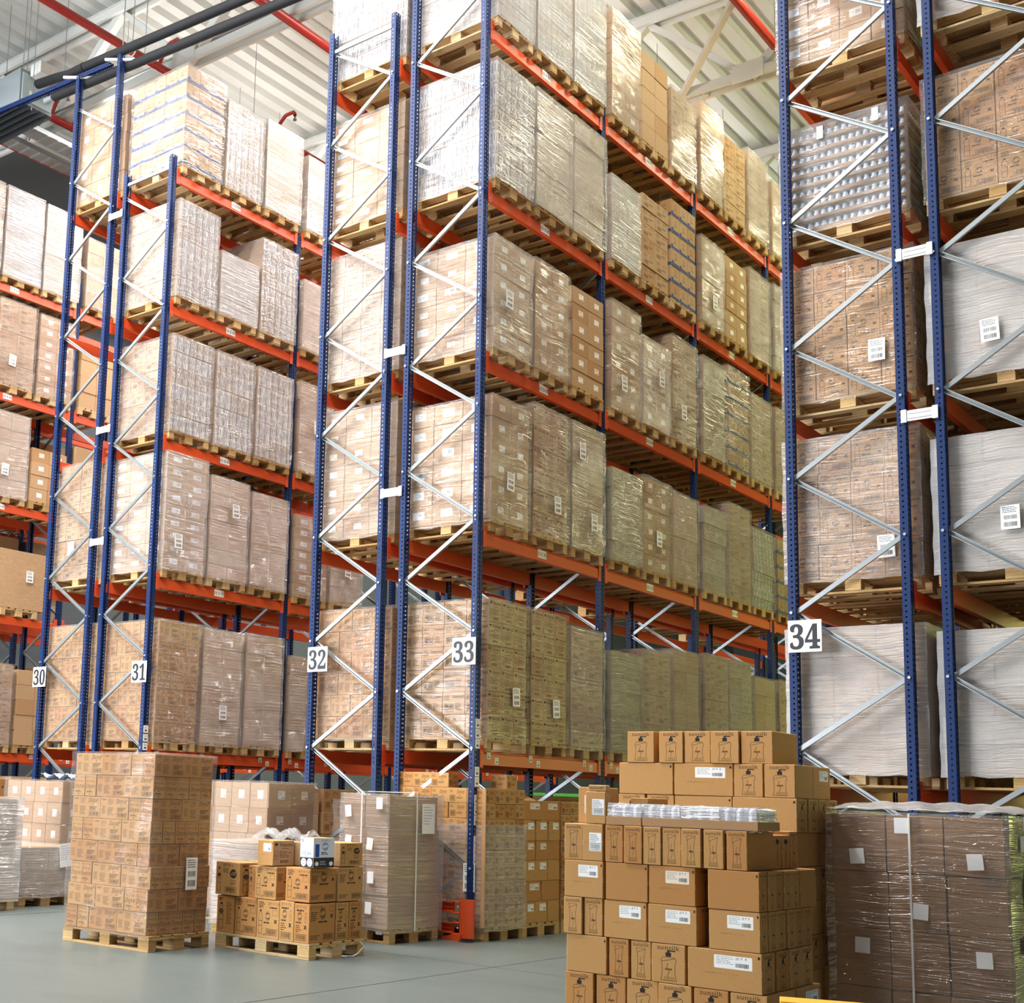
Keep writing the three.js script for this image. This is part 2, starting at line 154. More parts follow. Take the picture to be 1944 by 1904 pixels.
// lettered signs, one sheet: cells of an 8 x 8 atlas (two rows of big numbers, the rest beam tags)
const signCells = {};
const signTex = tex(1024, 1024, (g, w, h) => {
  g.fillStyle = '#f4f4f2'; g.fillRect(0, 0, w, h);
  ['30', '31', '32', '33', '34', '29', '35'].forEach((t, i) => { const x = (i % 4) * 256, y = Math.floor(i / 4) * 256; g.save(); g.translate(x + 128, y + 136); g.scale(0.86, 1.1); word(g, t, 0, 0, 246, 'serif', 'bold', '#15171c'); g.lineWidth = 7; g.strokeStyle = '#15171c'; g.strokeText(t, 0, 0); g.restore(); signCells[t] = [x, y, 256, 256]; });
  let i = 0; const tag = (t) => { const x = (i % 8) * 128, y = 512 + Math.floor(i / 8) * 64; i++; word(g, t, x + 64, y + 34, 38, 'serif', 'bold', '#23262e'); signCells[t] = [x, y, 128, 64]; };
  for (const n of ['33', '31']) for (const l of 'CDEF') for (const b of n === '33' ? ['01', '02', '03', '04'] : ['01', '02']) tag(`${n} ${l} ${b}`);
  for (const l of 'CDEF') tag(`29 ${l} 01`);
  for (let k = 0; k < 4; k++) { const x = k * 128, y = 896; g.strokeStyle = '#c9c9c4'; g.strokeRect(x + 2, y + 2, 124, 124); lines(g, x + 34, y + 26, 70, 2, 16, 200 + k, '#8a8a88'); g.fillStyle = '#3d3f42'; g.fillRect(x + 34, y + 74, 62, 26); signCells['sticker' + k] = [x, y, 128, 128]; }
  signCells.ship = [512, 896, 128, 128]; lines(g, 524, 904, 100, 4, 9, 210, '#444a55'); bars(g, 524, 946, 104, 30, 211, false, '#23262a'); bars(g, 524, 982, 104, 34, 212, false, '#23262a');
  signCells.sheet = [640, 896, 128, 128]; lines(g, 652, 908, 100, 7, 12, 213, '#8f98b8', 0.25);
});
// ------------------------------------------------------------------ materials
const std = (o) => new THREE.MeshStandardMaterial(o);
const phys = (o) => new THREE.MeshPhysicalMaterial(o);
const M = {
  blue: phys({ color: 0x032657, roughness: 0.5, specularIntensity: 0.6 }),
  orange: phys({ color: 0xd84e1e, roughness: 0.45, clearcoat: 0.25, clearcoatRoughness: 0.35 }),
  galv: std({ color: 0x9da3a5, roughness: 0.42, metalness: 0.75, bumpMap: steelBump, bumpScale: 0.0006 }),
  zinc: std({ color: 0xe2e4e4, roughness: 0.5, metalness: 0.25 }),
  bolt: std({ color: 0xd8dde0, roughness: 0.3, metalness: 0.8 }),
  white: std({ color: 0xd4d6d2, roughness: 0.6 }),
  deck: std({ color: 0xd2d6d3, roughness: 0.5, metalness: 0.1 }),
  wall: std({ color: 0x5a6166, roughness: 0.7 }),
  red: phys({ color: 0xa01b14, roughness: 0.4, clearcoat: 0.3 }),
  rubber: std({ color: 0x14161b, roughness: 0.75 }),
  dark: std({ color: 0x1b1d20, roughness: 0.6 }),
  greySteel: std({ color: 0x8d979c, roughness: 0.5, metalness: 0.3 }),
  floor: phys({ map: floorTex, roughness: 0.42, clearcoat: 0.12, clearcoatRoughness: 0.25, color: 0x8a908f }),
  sign: std({ map: signTex, roughness: 0.5 }),
  strap: std({ color: 0xe9ebe6, roughness: 0.5 }),
  wood: [0xfafafa, 0xeee2cc, 0xdccaac, 0xfbf2e0].map((c) => std({ map: woodTex, color: c, roughness: 0.85, bumpMap: woodTex, bumpScale: 0.0015 })),
  paper: std({ color: 0xeef0f2, roughness: 0.7 }),
  greenCrate: std({ color: 0x2f9a25, roughness: 0.5 }),
  amber: std({ color: 0xd8a02c, roughness: 0.6 }),
  lampShell: std({ color: 0xd9dbd8, roughness: 0.5 }),
  lampGlow: std({ color: 0xffffff, emissive: 0xfff6e8, emissiveIntensity: 6 }),
  greenGlow: std({ color: 0xffffff, emissive: 0xe4ee84, emissiveIntensity: 2 }),
  dayGlow: std({ color: 0xffffff, emissive: 0xf0f6ff, emissiveIntensity: 3 }),
};
const bumpOf = (sx, sy) => { const t = filmBump.clone(); t.repeat.set(sx, sy); return t; };
const fb = bumpOf(0.8, 1.1), fb2 = bumpOf(0.5, 1.6);
const film = (transmission, roughness, bump, map, color = 0xf4f4f5) => phys({ color, transmission, thickness: 0, ior: 1.5, roughness, bumpMap: map, bumpScale: bump, side: THREE.DoubleSide });
M.film = {
  thin: film(0.965, 0.12, 0.008, fb),
  clear: film(0.91, 0.11, 0.02, fb),
  soft: film(0.85, 0.13, 0.026, fb2),
  milky: film(0.79, 0.15, 0.028, fb),
  white: film(0.72, 0.16, 0.03, fb2),
  haze: film(0.66, 0.3, 0.01, fb),
  grey: film(0.78, 0.15, 0.03, fb, 0xe6e8de),
};
M.film.thin.specularIntensity = 0.5;
// a carton face: one picture in three tints of board
const faceM = {};
const TINTS = [0xffffff, 0xf5e8d8, 0xe6d4bd];
const face = (k, tint = 0) => (faceM[k + tint] ??= std({ map: TEX[k], color: TINTS[tint], roughness: 0.82 }));
M.kraft = TINTS.map((_, i) => face('plain', i));

// ------------------------------------------------------------------ naming and adding
const used = new Map();
const numbered = (n) => { const k = used.get(n) || 0; used.set(n, k + 1); return k ? `${n}_${String(k).padStart(3, '0')}` : n; };
const shade = (m) => { m.castShadow = true; m.receiveShadow = true; return m; };
function thing(name, label, category, [x, y, z] = [0, 0, 0], turn = 0, group) {
  const o = new THREE.Group(); o.name = numbered(name); scene.add(o); o.position.set(x, y, z); o.rotation.y = turn;
  o.userData = { label, category }; if (group) o.userData.group = group; return o;
}
function tag(o, label, category, group) { o.userData.label = label; o.userData.category = category; if (group) o.userData.group = group; return o; }
function part(name, geo, mat, parent, [x, y, z] = [0, 0, 0]) { const m = shade(new THREE.Mesh(geo, mat)); m.name = numbered(name); m.position.set(x, y, z); parent.add(m); return m; }
function sub(name, parent, [x, y, z] = [0, 0, 0]) { const g = new THREE.Group(); g.name = numbered(name); g.position.set(x, y, z); parent.add(g); return g; }
function struct(name, geo, mat, parent = scene) { const m = shade(new THREE.Mesh(geo, mat)); m.name = numbered(name); parent.add(m); if (parent === scene) m.userData.kind = 'structure'; return m; }

// ------------------------------------------------------------------ shapes
const cacheG = new Map();
const memo = (k, f) => { if (!cacheG.has(k)) cacheG.set(k, f()); return cacheG.get(k); };
// box with softened edges; material groups: 0 the x faces, 1 top, bottom and edges, 2 the z faces; pictures upright on each face
function softBox(w, h, d, c = 0.004) {
  return memo(`b${w.toFixed(3)},${h.toFixed(3)},${d.toFixed(3)},${c}`, () => {
    const hw = w / 2, hh = h / 2, hd = d / 2, P = [], N = [], U = [], idx = [[], [], []], F = [];
    const defs = [[[1, 0, 0], [0, 0, -1], [0, 1, 0], 0], [[-1, 0, 0], [0, 0, 1], [0, 1, 0], 0], [[0, 1, 0], [1, 0, 0], [0, 0, -1], 1], [[0, -1, 0], [1, 0, 0], [0, 0, 1], 1], [[0, 0, 1], [1, 0, 0], [0, 1, 0], 2], [[0, 0, -1], [-1, 0, 0], [0, 1, 0], 2]];
    const half = [hw, hh, hd], at = {};
    defs.forEach(([n, r, u, grp], f) => {
      const base = P.length / 3;
      [[-1, -1], [1, -1], [1, 1], [-1, 1]].forEach(([a, b]) => {
        const p = [0, 1, 2].map((i) => n[i] * half[i] + a * r[i] * (half[i] - c) + b * u[i] * (half[i] - c));
        const key = [0, 1, 2].map((i) => Math.sign(p[i])).join(); (at[key] ??= {})[f] = P.length / 3;
        P.push(...p); N.push(...n); U.push((a + 1) / 2, (b + 1) / 2);
      });
      idx[grp].push(base, base + 1, base + 2, base, base + 2, base + 3);
    });
    const put = (a, b, cc) => { const v = (i) => new THREE.Vector3(P[i * 3], P[i * 3 + 1], P[i * 3 + 2]); const A = v(a), n = v(b).sub(A).cross(v(cc).sub(A)); idx[1].push(...(n.dot(A) >= 0 ? [a, b, cc] : [a, cc, b])); };
    const keys = Object.keys(at);
    for (const k of keys) { const q = Object.values(at[k]); put(q[0], q[1], q[2]); }
    for (let i = 0; i < 8; i++) for (let j = i + 1; j < 8; j++) {
      const a = keys[i].split(','), b = keys[j].split(','); if (a.filter((x, t) => x !== b[t]).length !== 1) continue;
      const fs = Object.keys(at[keys[i]]).filter((f) => f in at[keys[j]]), q = [at[keys[i]][fs[0]], at[keys[i]][fs[1]], at[keys[j]][fs[1]], at[keys[j]][fs[0]]];
      put(q[0], q[1], q[2]); put(q[0], q[2], q[3]);
    }
    const g = new THREE.BufferGeometry(); g.setAttribute('position', new THREE.Float32BufferAttribute(P, 3)); g.setAttribute('normal', new THREE.Float32BufferAttribute(N, 3)); g.setAttribute('uv', new THREE.Float32BufferAttribute(U, 2));
    g.setIndex([...idx[0], ...idx[1], ...idx[2]]); g.addGroup(0, idx[0].length, 0); g.addGroup(idx[0].length, idx[1].length, 1); g.addGroup(idx[0].length + idx[1].length, idx[2].length, 2);
    return g;
  });
}
const plainBox = (w, h, d, c = 0.003) => memo(`p${w.toFixed(3)},${h.toFixed(3)},${d.toFixed(3)},${c}`, () => { const g = softBox(w, h, d, Math.min(c, w / 4, h / 4, d / 4)).clone(); g.clearGroups(); return g; });
const moved = (g, x, y, z) => g.clone().translate(x, y, z);
const merged = (a) => mergeGeometries(a.map((g) => { const q = g.index ? g.toNonIndexed() : g; q.clearGroups?.(); for (const n of Object.keys(q.attributes)) if (!['position', 'normal', 'uv'].includes(n)) q.deleteAttribute(n); return q; }), false);
function bar(a, b, w, d, up = new THREE.Vector3(0, 0, 1)) {           // box-section bar between two points
  const A = new THREE.Vector3(...a), B = new THREE.Vector3(...b), L = A.distanceTo(B), y = B.clone().sub(A).normalize(), x = new THREE.Vector3().crossVectors(y, up).normalize(), z = new THREE.Vector3().crossVectors(x, y);
  const g = plainBox(w, L, d, 0.004).clone(); g.applyMatrix4(new THREE.Matrix4().makeBasis(x, y, z).setPosition(A.clone().add(B).multiplyScalar(0.5))); return g;
}
const pipe = (pts, r, seg = 24, rad = 12) => new THREE.TubeGeometry(new THREE.CatmullRomCurve3(pts.map((p) => new THREE.Vector3(...p)), false, 'catmullrom', 0.1), seg, r, rad, false);
function cell(name, w, h) {                                           // a flat lettered plate cut from the sign sheet
  return memo(`cell${name},${w},${h}`, () => { const [x, y, a, b] = signCells[name], g = softBox(w, h, 0.004, 0.001).clone(); g.clearGroups(); const U = g.attributes.uv, N = g.attributes.normal; for (let i = 0; i < U.count; i++) { const f = N.getZ(i) > 0.5; U.setXY(i, f ? (x + U.getX(i) * a) / 1024 : (x + 4) / 1024, f ? 1 - (y + (1 - U.getY(i)) * b) / 1024 : 1 - (y + 4) / 1024); } return g; });
}

// ------------------------------------------------------------------ pallets (1.2 along x, 0.8 along z, base at y 0)
const PAL = [];
for (const [z, w] of [[-0.3275, 0.145], [-0.16, 0.1], [0, 0.145], [0.16, 0.1], [0.3275, 0.145]]) PAL.push(['top_board', 1.2, 0.022, w, 0, 0.133, z]);
for (const x of [-0.5275, 0, 0.5275]) PAL.push(['stringer', 0.145, 0.022, 0.8, x, 0.111, 0]);
for (const x of [-0.5275, 0, 0.5275]) for (const z of [-0.35, 0, 0.35]) PAL.push(['block', 0.145, 0.078, z ? 0.1 : 0.145, x, 0.061, z]);
for (const [z, w] of [[-0.35, 0.1], [0, 0.145], [0.35, 0.1]]) PAL.push(['bottom_board', 1.2, 0.022, w, 0, 0.011, z]);
const grainUV = (g, w, d) => { const q = g.clone(), U = q.attributes.uv; if (d > w) for (let i = 0; i < U.count; i++) U.setXY(i, U.getY(i), U.getX(i)); return q; };
const palGeo = PAL.map(([n, w, h, d]) => memo(`pal${n}${w}${d}`, () => grainUV(plainBox(w, h, d, 0.003), w, d)));
const palMerged = merged(PAL.map(([n, w, h, d, x, y, z], i) => moved(palGeo[i], x, y, z)));
function pallet(parent, detailed, r) {
  const base = Math.floor(r() * 4);
  if (!detailed) return part('pallet', palMerged, M.wood[base], parent);
  const g = sub('pallet', parent);
  PAL.forEach(([n, w, h, d, x, y, z], i) => part(n, palGeo[i], M.wood[(base + (r() < 0.3 ? 1 : 0)) % 4], g, [x + jit(0.004, r), y, z + jit(0.004, r)]));
  return g;
}

// ------------------------------------------------------------------ cartons and wrapped loads
function cartonMats(x, z, tint, top = 'plain') { return [face(x, tint), face(top, tint), face(z, tint)]; }
function filmShell(w, h, d, seed, sides = 5) {       // sides: 5 all round, 4 without the back, 3 without back and -x side
  return memo(`f${w.toFixed(2)},${h.toFixed(2)},${d.toFixed(2)},${seed},${sides}`, () => {
    const nx = 10, ny = 16, gs = [];
    const noise = (x, y, z) => Math.sin(x * 9 + seed) * Math.cos(y * 7.3 + seed * 1.7) * 0.5 + Math.sin(y * 23 + z * 5 + seed * 3.1) * 0.35 + Math.cos(x * 17 - y * 13 + z * 19) * 0.3;
    const sheet = (f, n, m, su, sv) => { const P = [], U = [], I = []; for (let j = 0; j <= m; j++) for (let i = 0; i <= n; i++) { const p = f(i / n, j / m), k = 0.007 * noise(...p), q = [p[0] * (1 + k * 2 / w), p[1] - (p[1] < 0.03 ? 0.02 * (1 + noise(p[0] * 2, 1, p[2] * 2)) : 0), p[2] * (1 + k * 2 / d)]; P.push(...q); U.push(i / n * su + seed * 0.37, j / m * sv + seed * 0.21); } for (let j = 0; j < m; j++) for (let i = 0; i < n; i++) { const a = j * (n + 1) + i; I.push(a, a + 1, a + n + 2, a, a + n + 2, a + n + 1); } const g = new THREE.BufferGeometry(); g.setAttribute('position', new THREE.Float32BufferAttribute(P, 3)); g.setAttribute('uv', new THREE.Float32BufferAttribute(U, 2)); g.setIndex(I); g.computeVertexNormals(); return g; };
    const a = w / 2, b = d / 2;
    gs.push(sheet((s, t) => [-a + s * w, t * h, b], nx, ny, w, h), sheet((s, t) => [a, t * h, b - s * d], nx, ny, d, h), sheet((s, t) => [-a + s * w, h, b - t * d], nx, nx, w, d));
    if (sides > 3) gs.push(sheet((s, t) => [-a, t * h, -b + s * d], nx, ny, d, h)); if (sides > 4) gs.push(sheet((s, t) => [a - s * w, t * h, -b], nx, ny, w, h));
    return mergeGeometries(gs);
  });
}
const LOADS = { n: 0 };
// s: h, nx (cartons along the 1.2 m), nz (along the 0.8 m), ny layers, x / z face pictures, wrap, step (wonky layers), ends: which sides are seen
function pallets(s, pos, turn, label, group) {
  const r = rng(1000 + LOADS.n++), w = s.w ?? 1.2, d = s.d ?? 0.8, o = thing('pallet_load', label, 'pallet load', pos, turn, group);
  if (s.pallet !== false) { const q = pallet(o, s.detail, r); if (s.palScale) q.scale.set(s.palScale[0], 1, s.palScale[1]); }
  const y0 = s.pallet === false ? 0 : 0.144, hh = s.h - y0, ly = hh / s.ny, cw = w / s.nx, cd = d / s.nz, t0 = s.tint ?? 0;
  for (let j = 0; j < s.ny; j++) {
    const ox = jit((s.step ?? 0.006), r), oz = jit((s.step ?? 0.006), r), alt = s.alt && j % 2;
    const nx = alt ? s.alt[0] : s.nx, nz = alt ? s.alt[1] : s.nz, aw = w / nx, ad = d / nz;
    for (let i = 0; i < nx; i++) for (let k = 0; k < nz; k++) {
      if (!(i === nx - 1 || (k === nz - 1 && s.end !== false) || j === s.ny - 1)) continue;
      const m = part('carton', softBox(aw - 0.006, ly - 0.003, ad - 0.006), cartonMats(alt ? s.alt[2] ?? s.fx : s.fx, alt ? s.alt[3] ?? s.fz : s.fz, (t0 + (r() < 0.25 ? 1 : 0)) % 3, s.top), o, [-w / 2 + aw * (i + 0.5) + ox + jit(0.003, r), y0 + ly * (j + 0.5), -d / 2 + ad * (k + 0.5) + oz + jit(0.003, r)]);
      m.rotation.y = jit(0.006, r);
    }
  }
  if (s.wrap) { const st = s.step ?? 0.006, f = part('stretch_film', filmShell(w + 0.03 + st * 2, hh + 0.03, d + 0.03 + st * 2, Math.floor(r() * 4), s.sides ?? 5), M.film[s.wrap], o, [0, y0 - 0.012, 0]); f.userData.label = `${s.wrap === 'clear' ? 'clear' : 'cloudy'} stretch film`; }
  if (s.ship) for (const [sd, a, b] of s.ship) { const q = part('shipping_label', cell('ship', 0.15, 0.21), M.sign, o, sd === 'x' ? [w / 2 + 0.03 + (s.step ?? 0.006) * 2, b, a] : [a, b, d / 2 + 0.03 + (s.step ?? 0.006) * 2]); if (sd === 'x') q.rotation.y = Math.PI / 2; q.rotation.z = jit(0.05, r); }
  return o;
}
// ------------------------------------------------------------------ the building
const roofY = (u) => 15.95 - 0.03 * (u + 8), chordY = (u) => 14.08 - 0.03 * (u + 8);
const XL = -16.4, XR = 13.5, ZN = 18.5, ZF = -46;
{
  const g = new THREE.BoxGeometry(XR - XL, 0.2, ZN - ZF); const p = g.attributes.position, U = g.attributes.uv; for (let i = 0; i < p.count; i++) U.setXY(i, p.getX(i) / 4, p.getZ(i) / 4);
  struct('floor', g.translate((XL + XR) / 2, -0.1, (ZN + ZF) / 2), M.floor);
  const joints = []; for (const u of [-10.5, -4.6, 1.3, 7.2]) joints.push(moved(plainBox(0.012, 0.003, ZN - ZF, 0.001), u, 0.0008, (ZN + ZF) / 2)); for (const v of [-7.4, -1.6]) joints.push(moved(plainBox(XR - XL, 0.003, 0.012, 0.001), (XL + XR) / 2, 0.0006, -v));
  const j = struct('trim_1', merged(joints), std({ color: 0x454a49, roughness: 0.7 })); j.userData.label = 'thin pale floor joints';
  // trapezoid roof sheet, ribs along the aisles
  const P = [], I = []; const prof = []; for (let u = XL; u < XR; u += 0.42) prof.push([u, 0], [u + 0.22, 0], [u + 0.27, 0.13], [u + 0.37, 0.13]);
  prof.push([XR, 0]);
  prof.forEach(([u, h]) => P.push(u, roofY(u) + h, ZN, u, roofY(u) + h, ZF)); for (let i = 0; i + 1 < prof.length; i++) I.push(i * 2, i * 2 + 2, i * 2 + 1, i * 2 + 1, i * 2 + 2, i * 2 + 3);
  const lo = new THREE.BufferGeometry(); lo.setAttribute('position', new THREE.Float32BufferAttribute(P, 3)); lo.setIndex(I); const lf = lo.toNonIndexed(); lf.computeVertexNormals(); lf.setAttribute('uv', new THREE.Float32BufferAttribute(new Float32Array(lf.attributes.position.count * 2), 2));
  const lid = bar([XL, roofY(XL) + 0.35, 0], [XR, roofY(XR) + 0.35, 0], 0.2, ZN - ZF); lid.translate(0, 0, (ZN + ZF) / 2);
  struct('ceiling', merged([lf, lid]), M.deck);
  const wall = (n, w, h, d, x, z) => struct(n, new THREE.BoxGeometry(w, h, d).translate(x, h / 2 - 0.2, z), M.wall);
  wall('wall_left', 0.2, 17, ZN - ZF, XL - 0.1, (ZN + ZF) / 2); wall('wall_right', 0.2, 16.6, ZN - ZF, XR + 0.1, (ZN + ZF) / 2); wall('wall_far', XR - XL + 0.4, 17, 0.2, (XL + XR) / 2, ZF - 0.1); wall('wall_near', XR - XL + 0.4, 17, 0.2, (XL + XR) / 2, ZN + 0.1);
}
// glazed dock front in the near wall, behind and left of the camera: panes of daylight
{
  const w = 1.9, hh = 4.6, x0 = -15.4; for (let i = 0; i < 4; i++) {
    const o = new THREE.Group(); o.name = numbered('window_1'); o.userData = { kind: 'structure', label: `tall dock window ${['first', 'second', 'third', 'fourth'][i]} from the left wall` }; o.position.set(x0 + i * 2.3 + w / 2, 0.9, ZN - 0.03); scene.add(o);
    struct('pane_glow', plainBox(w, hh, 0.02), M.dayGlow, o).position.y = hh / 2; for (const s of [-1, 1]) struct('window_frame', plainBox(0.08, hh + 0.16, 0.08), M.white, o).position.set(s * (w / 2 + 0.04), hh / 2, 0); for (const y of [0, 0.5, 1]) struct('window_frame', plainBox(w, 0.06, 0.08), M.white, o).position.set(0, y * hh, 0);
    const l = new THREE.RectAreaLight(0xf4f8ff, DAY, w, hh); l.position.set(x0 + i * 2.3 + w / 2, 0.9 + hh / 2, ZN - 0.1); scene.add(l);
  }
}
// window band in the right wall, sunlit greenery outside: the yellow-green light along the aisle of rack 33
for (let i = 0; i < 4; i++) {
  const w = 3.1, hh = 5.4, z = -(11.5 + i * 3.4 + w / 2), o = new THREE.Group(); o.name = numbered('window_2'); o.userData = { kind: 'structure', label: `green-lit window ${['first', 'second', 'third', 'fourth', 'fifth'][i]} along the right wall` }; o.position.set(XR - 0.03, 1.4, z); scene.add(o);
  struct('pane_glow', plainBox(0.02, hh, w), M.greenGlow, o).position.y = hh / 2; for (const s of [-1, 1]) struct('window_frame', plainBox(0.08, hh + 0.16, 0.08), M.white, o).position.set(0, hh / 2, s * (w / 2 + 0.04)); for (const y of [0, 0.5, 1]) struct('window_frame', plainBox(0.08, 0.06, w), M.white, o).position.set(0, y * hh, 0);
  const l = new THREE.RectAreaLight(0xe6ef86, GREEN_DAY, w, hh); l.position.set(XR - 0.1, 1.4 + hh / 2, z); l.rotation.y = Math.PI / 2; scene.add(l);
}
// roof trusses across the hall: chords, webs and gussets
[-3.6, 2.45, 8.4, 14.35, 20.3, 26.3].forEach((v, k) => {
  const t = new THREE.Group(); t.name = numbered('trim_2'); t.userData = { kind: 'structure', label: ['first', 'second', 'third', 'fourth', 'fifth', 'sixth'][k] + ' white steel roof truss from the open floor' }; scene.add(t);
  const z = -v, cy = (u) => chordY(u), ty = (u) => roofY(u) - 0.22;
  for (const s of [-0.11, 0.11]) { struct('bottom_chord', bar([XL, cy(XL), z + s], [XR, cy(XR), z + s], 0.16, 0.07), M.white, t); struct('top_chord', bar([XL, ty(XL), z + s], [XR, ty(XR), z + s], 0.16, 0.07), M.white, t); }
  struct('top_flange', bar([XL, ty(XL) + 0.09, z], [XR, ty(XR) + 0.09, z], 0.02, 0.34), M.white, t);
  for (let i = 0, u = XL + 1.0; u < XR - 2; i++, u += 1.9) {
    const up = i % 2 === 0; struct('web', bar([u, up ? cy(u) : ty(u), z], [u + 1.9, up ? ty(u + 1.9) : cy(u + 1.9), z], i % 2 ? 0.1 : 0.16, i % 2 ? 0.08 : 0.14), M.white, t);
    if (up) struct('gusset', moved(plainBox(0.55, 0.34, 0.02), u, cy(u) + 0.04, z + 0.15), M.white, t);
  }
});
// bracing rods under the roof, between two trusses
[[-6, 14.35, -1, 8.4], [-1, 14.35, 3.5, 8.4], [-1.5, 8.4, 3.6, 2.45], [-14, 8.4, -9, 2.45]].forEach(([a, b, c, d]) => { const m = struct('trim_3', bar([a, chordY(a) - 0.02, -b], [c, chordY(c) - 0.02, -d], 0.1, 0.1, new THREE.Vector3(0, 1, 0.01)), M.white); m.userData.label = 'white diagonal roof brace'; });
for (const u of [-14.4, -8.6, -2.8, 3]) { const m = struct('trim_4', bar([u, roofY(u) - 0.1, ZN], [u, roofY(u) - 0.1, ZF], 0.1, 0.18), M.white); m.userData.label = 'white roof purlin'; }
// lamps: fitting, glowing diffuser and its light
const overName = (u) => ({ '-12.6': 'over the far rack', '-9.7': 'before the far rack', '-6.8': 'over the shorter racks', '-4': 'by the shorter rack', '-1.2': 'over the centre racks', '1.67': 'by the front rack', '4.5': 'over the front rack end' })[u];
LAMPS.forEach(([u, v, k, c], i) => {
  const y = LAMP_Y, where = v < 0 ? `${{ '-8.5': 'outermost', '-5.5': 'middle', '-4': 'single', '-2.6': 'inner' }[v]} row above the open floor` : `${['first', 'second', 'third', 'fourth', 'fifth', 'sixth', 'seventh'][LAMPS.filter((q, n) => n < i && q[0] === u && q[1] > 0).length]} one down the aisle`;
  const o = thing('ceiling_lamp', `long white hanging lamp ${overName(u)}, ${where}`, 'lamp', [u, y, -v], 0, 'rows of hall lamps under the roof'), gap = chordY(u) - y + 1.5;
  part('housing', merged([moved(plainBox(LAMP_W + 0.06, 0.03, LAMP_L + 0.06), 0, 0.05, 0), ...[-1, 1].map((s) => moved(plainBox(0.03, 0.1, LAMP_L + 0.06), s * (LAMP_W / 2 + 0.015), 0.05, 0)), ...[-1, 1].map((s) => moved(plainBox(LAMP_W, 0.1, 0.03), 0, 0.05, s * (LAMP_L / 2 + 0.015)))]), M.lampShell, o);
  part('diffuser_glow', plainBox(LAMP_W, 0.012, LAMP_L), M.lampGlow, o, [0, 0.012, 0]); part('uplight_glow', plainBox(LAMP_W * 0.9, 0.012, LAMP_L), M.lampGlow, o, [0, 0.085, 0]);
  for (const s of [-1, 1]) part('hanger', plainBox(0.008, gap, 0.008, 0.001), M.galv, o, [0, 0.1 + gap / 2, s * 0.6]);
  const l = new THREE.RectAreaLight(c, LAMP_POWER * k, LAMP_W, LAMP_L); l.position.set(u, y - 0.014, -v); l.rotation.x = -Math.PI / 2; scene.add(l);
  const up = new THREE.RectAreaLight(c, LAMP_POWER * k * UP_SHARE, LAMP_W, LAMP_L); up.position.set(u, y + 0.11, -v); up.rotation.x = Math.PI / 2; scene.add(up);
});
// ------------------------------------------------------------------ pallet racks
const DEPTH = 1.087, GAP = 0.255, BAY = 2.8, PW = 0.1, PT = 0.07;
const LV33 = { B: 2.02, C: 4.464, D: 6.487, E: 8.523, F: 10.556 }, LV34 = { B: 1.72, C: 3.5, D: 5.25, E: 6.97, F: 8.75 };
// a post: perforated front (+x), two drilled sides, returns at the back; base at y 0; width along z from 0 to -PW
function postGeo(h) {
  return memo('post' + h, () => {
    const strip = (w, holes) => { const s = new THREE.Shape([new THREE.Vector2(0, 0), new THREE.Vector2(w, 0), new THREE.Vector2(w, 0.05), new THREE.Vector2(0, 0.05)]); for (const [x, y, a, b] of holes) { const q = new THREE.Path(); q.absellipse(x, y, a, b, 0, Math.PI * 2, true); q.curves && (q.autoClose = true); const pts = q.getPoints(3).slice(0, -1); s.holes.push(new THREE.Path(pts)); } const g = new THREE.ShapeGeometry(s, 6); return g.toNonIndexed(); };
    const n = Math.floor(h / 0.05), stack = (g) => { const src = g.attributes.position.array, P = new Float32Array(src.length * n), sn = g.attributes.normal.array, N = new Float32Array(src.length * n); for (let k = 0; k < n; k++) for (let i = 0; i < src.length; i += 3) { P[k * src.length + i] = src[i]; P[k * src.length + i + 1] = src[i + 1] + k * 0.05; P[k * src.length + i + 2] = src[i + 2]; N[k * src.length + i] = sn[i]; N[k * src.length + i + 1] = sn[i + 1]; N[k * src.length + i + 2] = sn[i + 2]; } const o = new THREE.BufferGeometry(); o.setAttribute('position', new THREE.BufferAttribute(P, 3)); o.setAttribute('normal', new THREE.BufferAttribute(N, 3)); o.setAttribute('uv', new THREE.BufferAttribute(new Float32Array(src.length / 3 * n * 2), 2)); return o; };
    const front = stack(strip(PW, [[0.026, 0.025, 0.0095, 0.017], [0.074, 0.025, 0.0095, 0.017]])).rotateY(Math.PI / 2), side = () => stack(strip(PT, [[0.03, 0.025, 0.0095, 0.0095]]));
    const s1 = side().translate(-PT, 0, 0), s2 = side().translate(-PT, 0, -PW), H = n * 0.05;
    const lip = (z) => moved(plainBox(0.003, H, 0.022, 0.001), -PT, H / 2, z), rib = moved(plainBox(0.006, H, 0.016, 0.002), 0.001, H / 2, -PW / 2);
    return merged([front, s1, s2, lip(-0.011), lip(-PW + 0.011), rib]);
  });
}
// bracing: open channel of galvanised sheet
function braceGeo(L) { return memo('br' + L.toFixed(3), () => { const s = new THREE.Shape(); [[-0.021, 0], [0.021, 0], [0.021, 0.03], [0.013, 0.03], [0.013, 0.004], [-0.013, 0.004], [-0.013, 0.03], [-0.021, 0.03]].forEach(([x, y], i) => (i ? s.lineTo(x, y) : s.moveTo(x, y))); return new THREE.ExtrudeGeometry(s, { depth: L, bevelEnabled: false }).translate(0, -0.015, -L / 2).toNonIndexed(); }); }
const beamProfile = (L) => memo('beam' + L, () => { const s = new THREE.Shape(); [[0, 0], [0.05, 0], [0.05, 0.118], [0.044, 0.124], [0.03, 0.124], [0.026, 0.15], [0.002, 0.15], [0, 0.148]].forEach(([x, y], i) => (i ? s.lineTo(x, y) : s.moveTo(x, y))); const g = new THREE.ExtrudeGeometry(s, { depth: L, bevelEnabled: true, bevelSize: 0.002, bevelThickness: 0.002, bevelSegments: 1 }); return g.translate(0, -0.15, -L); });
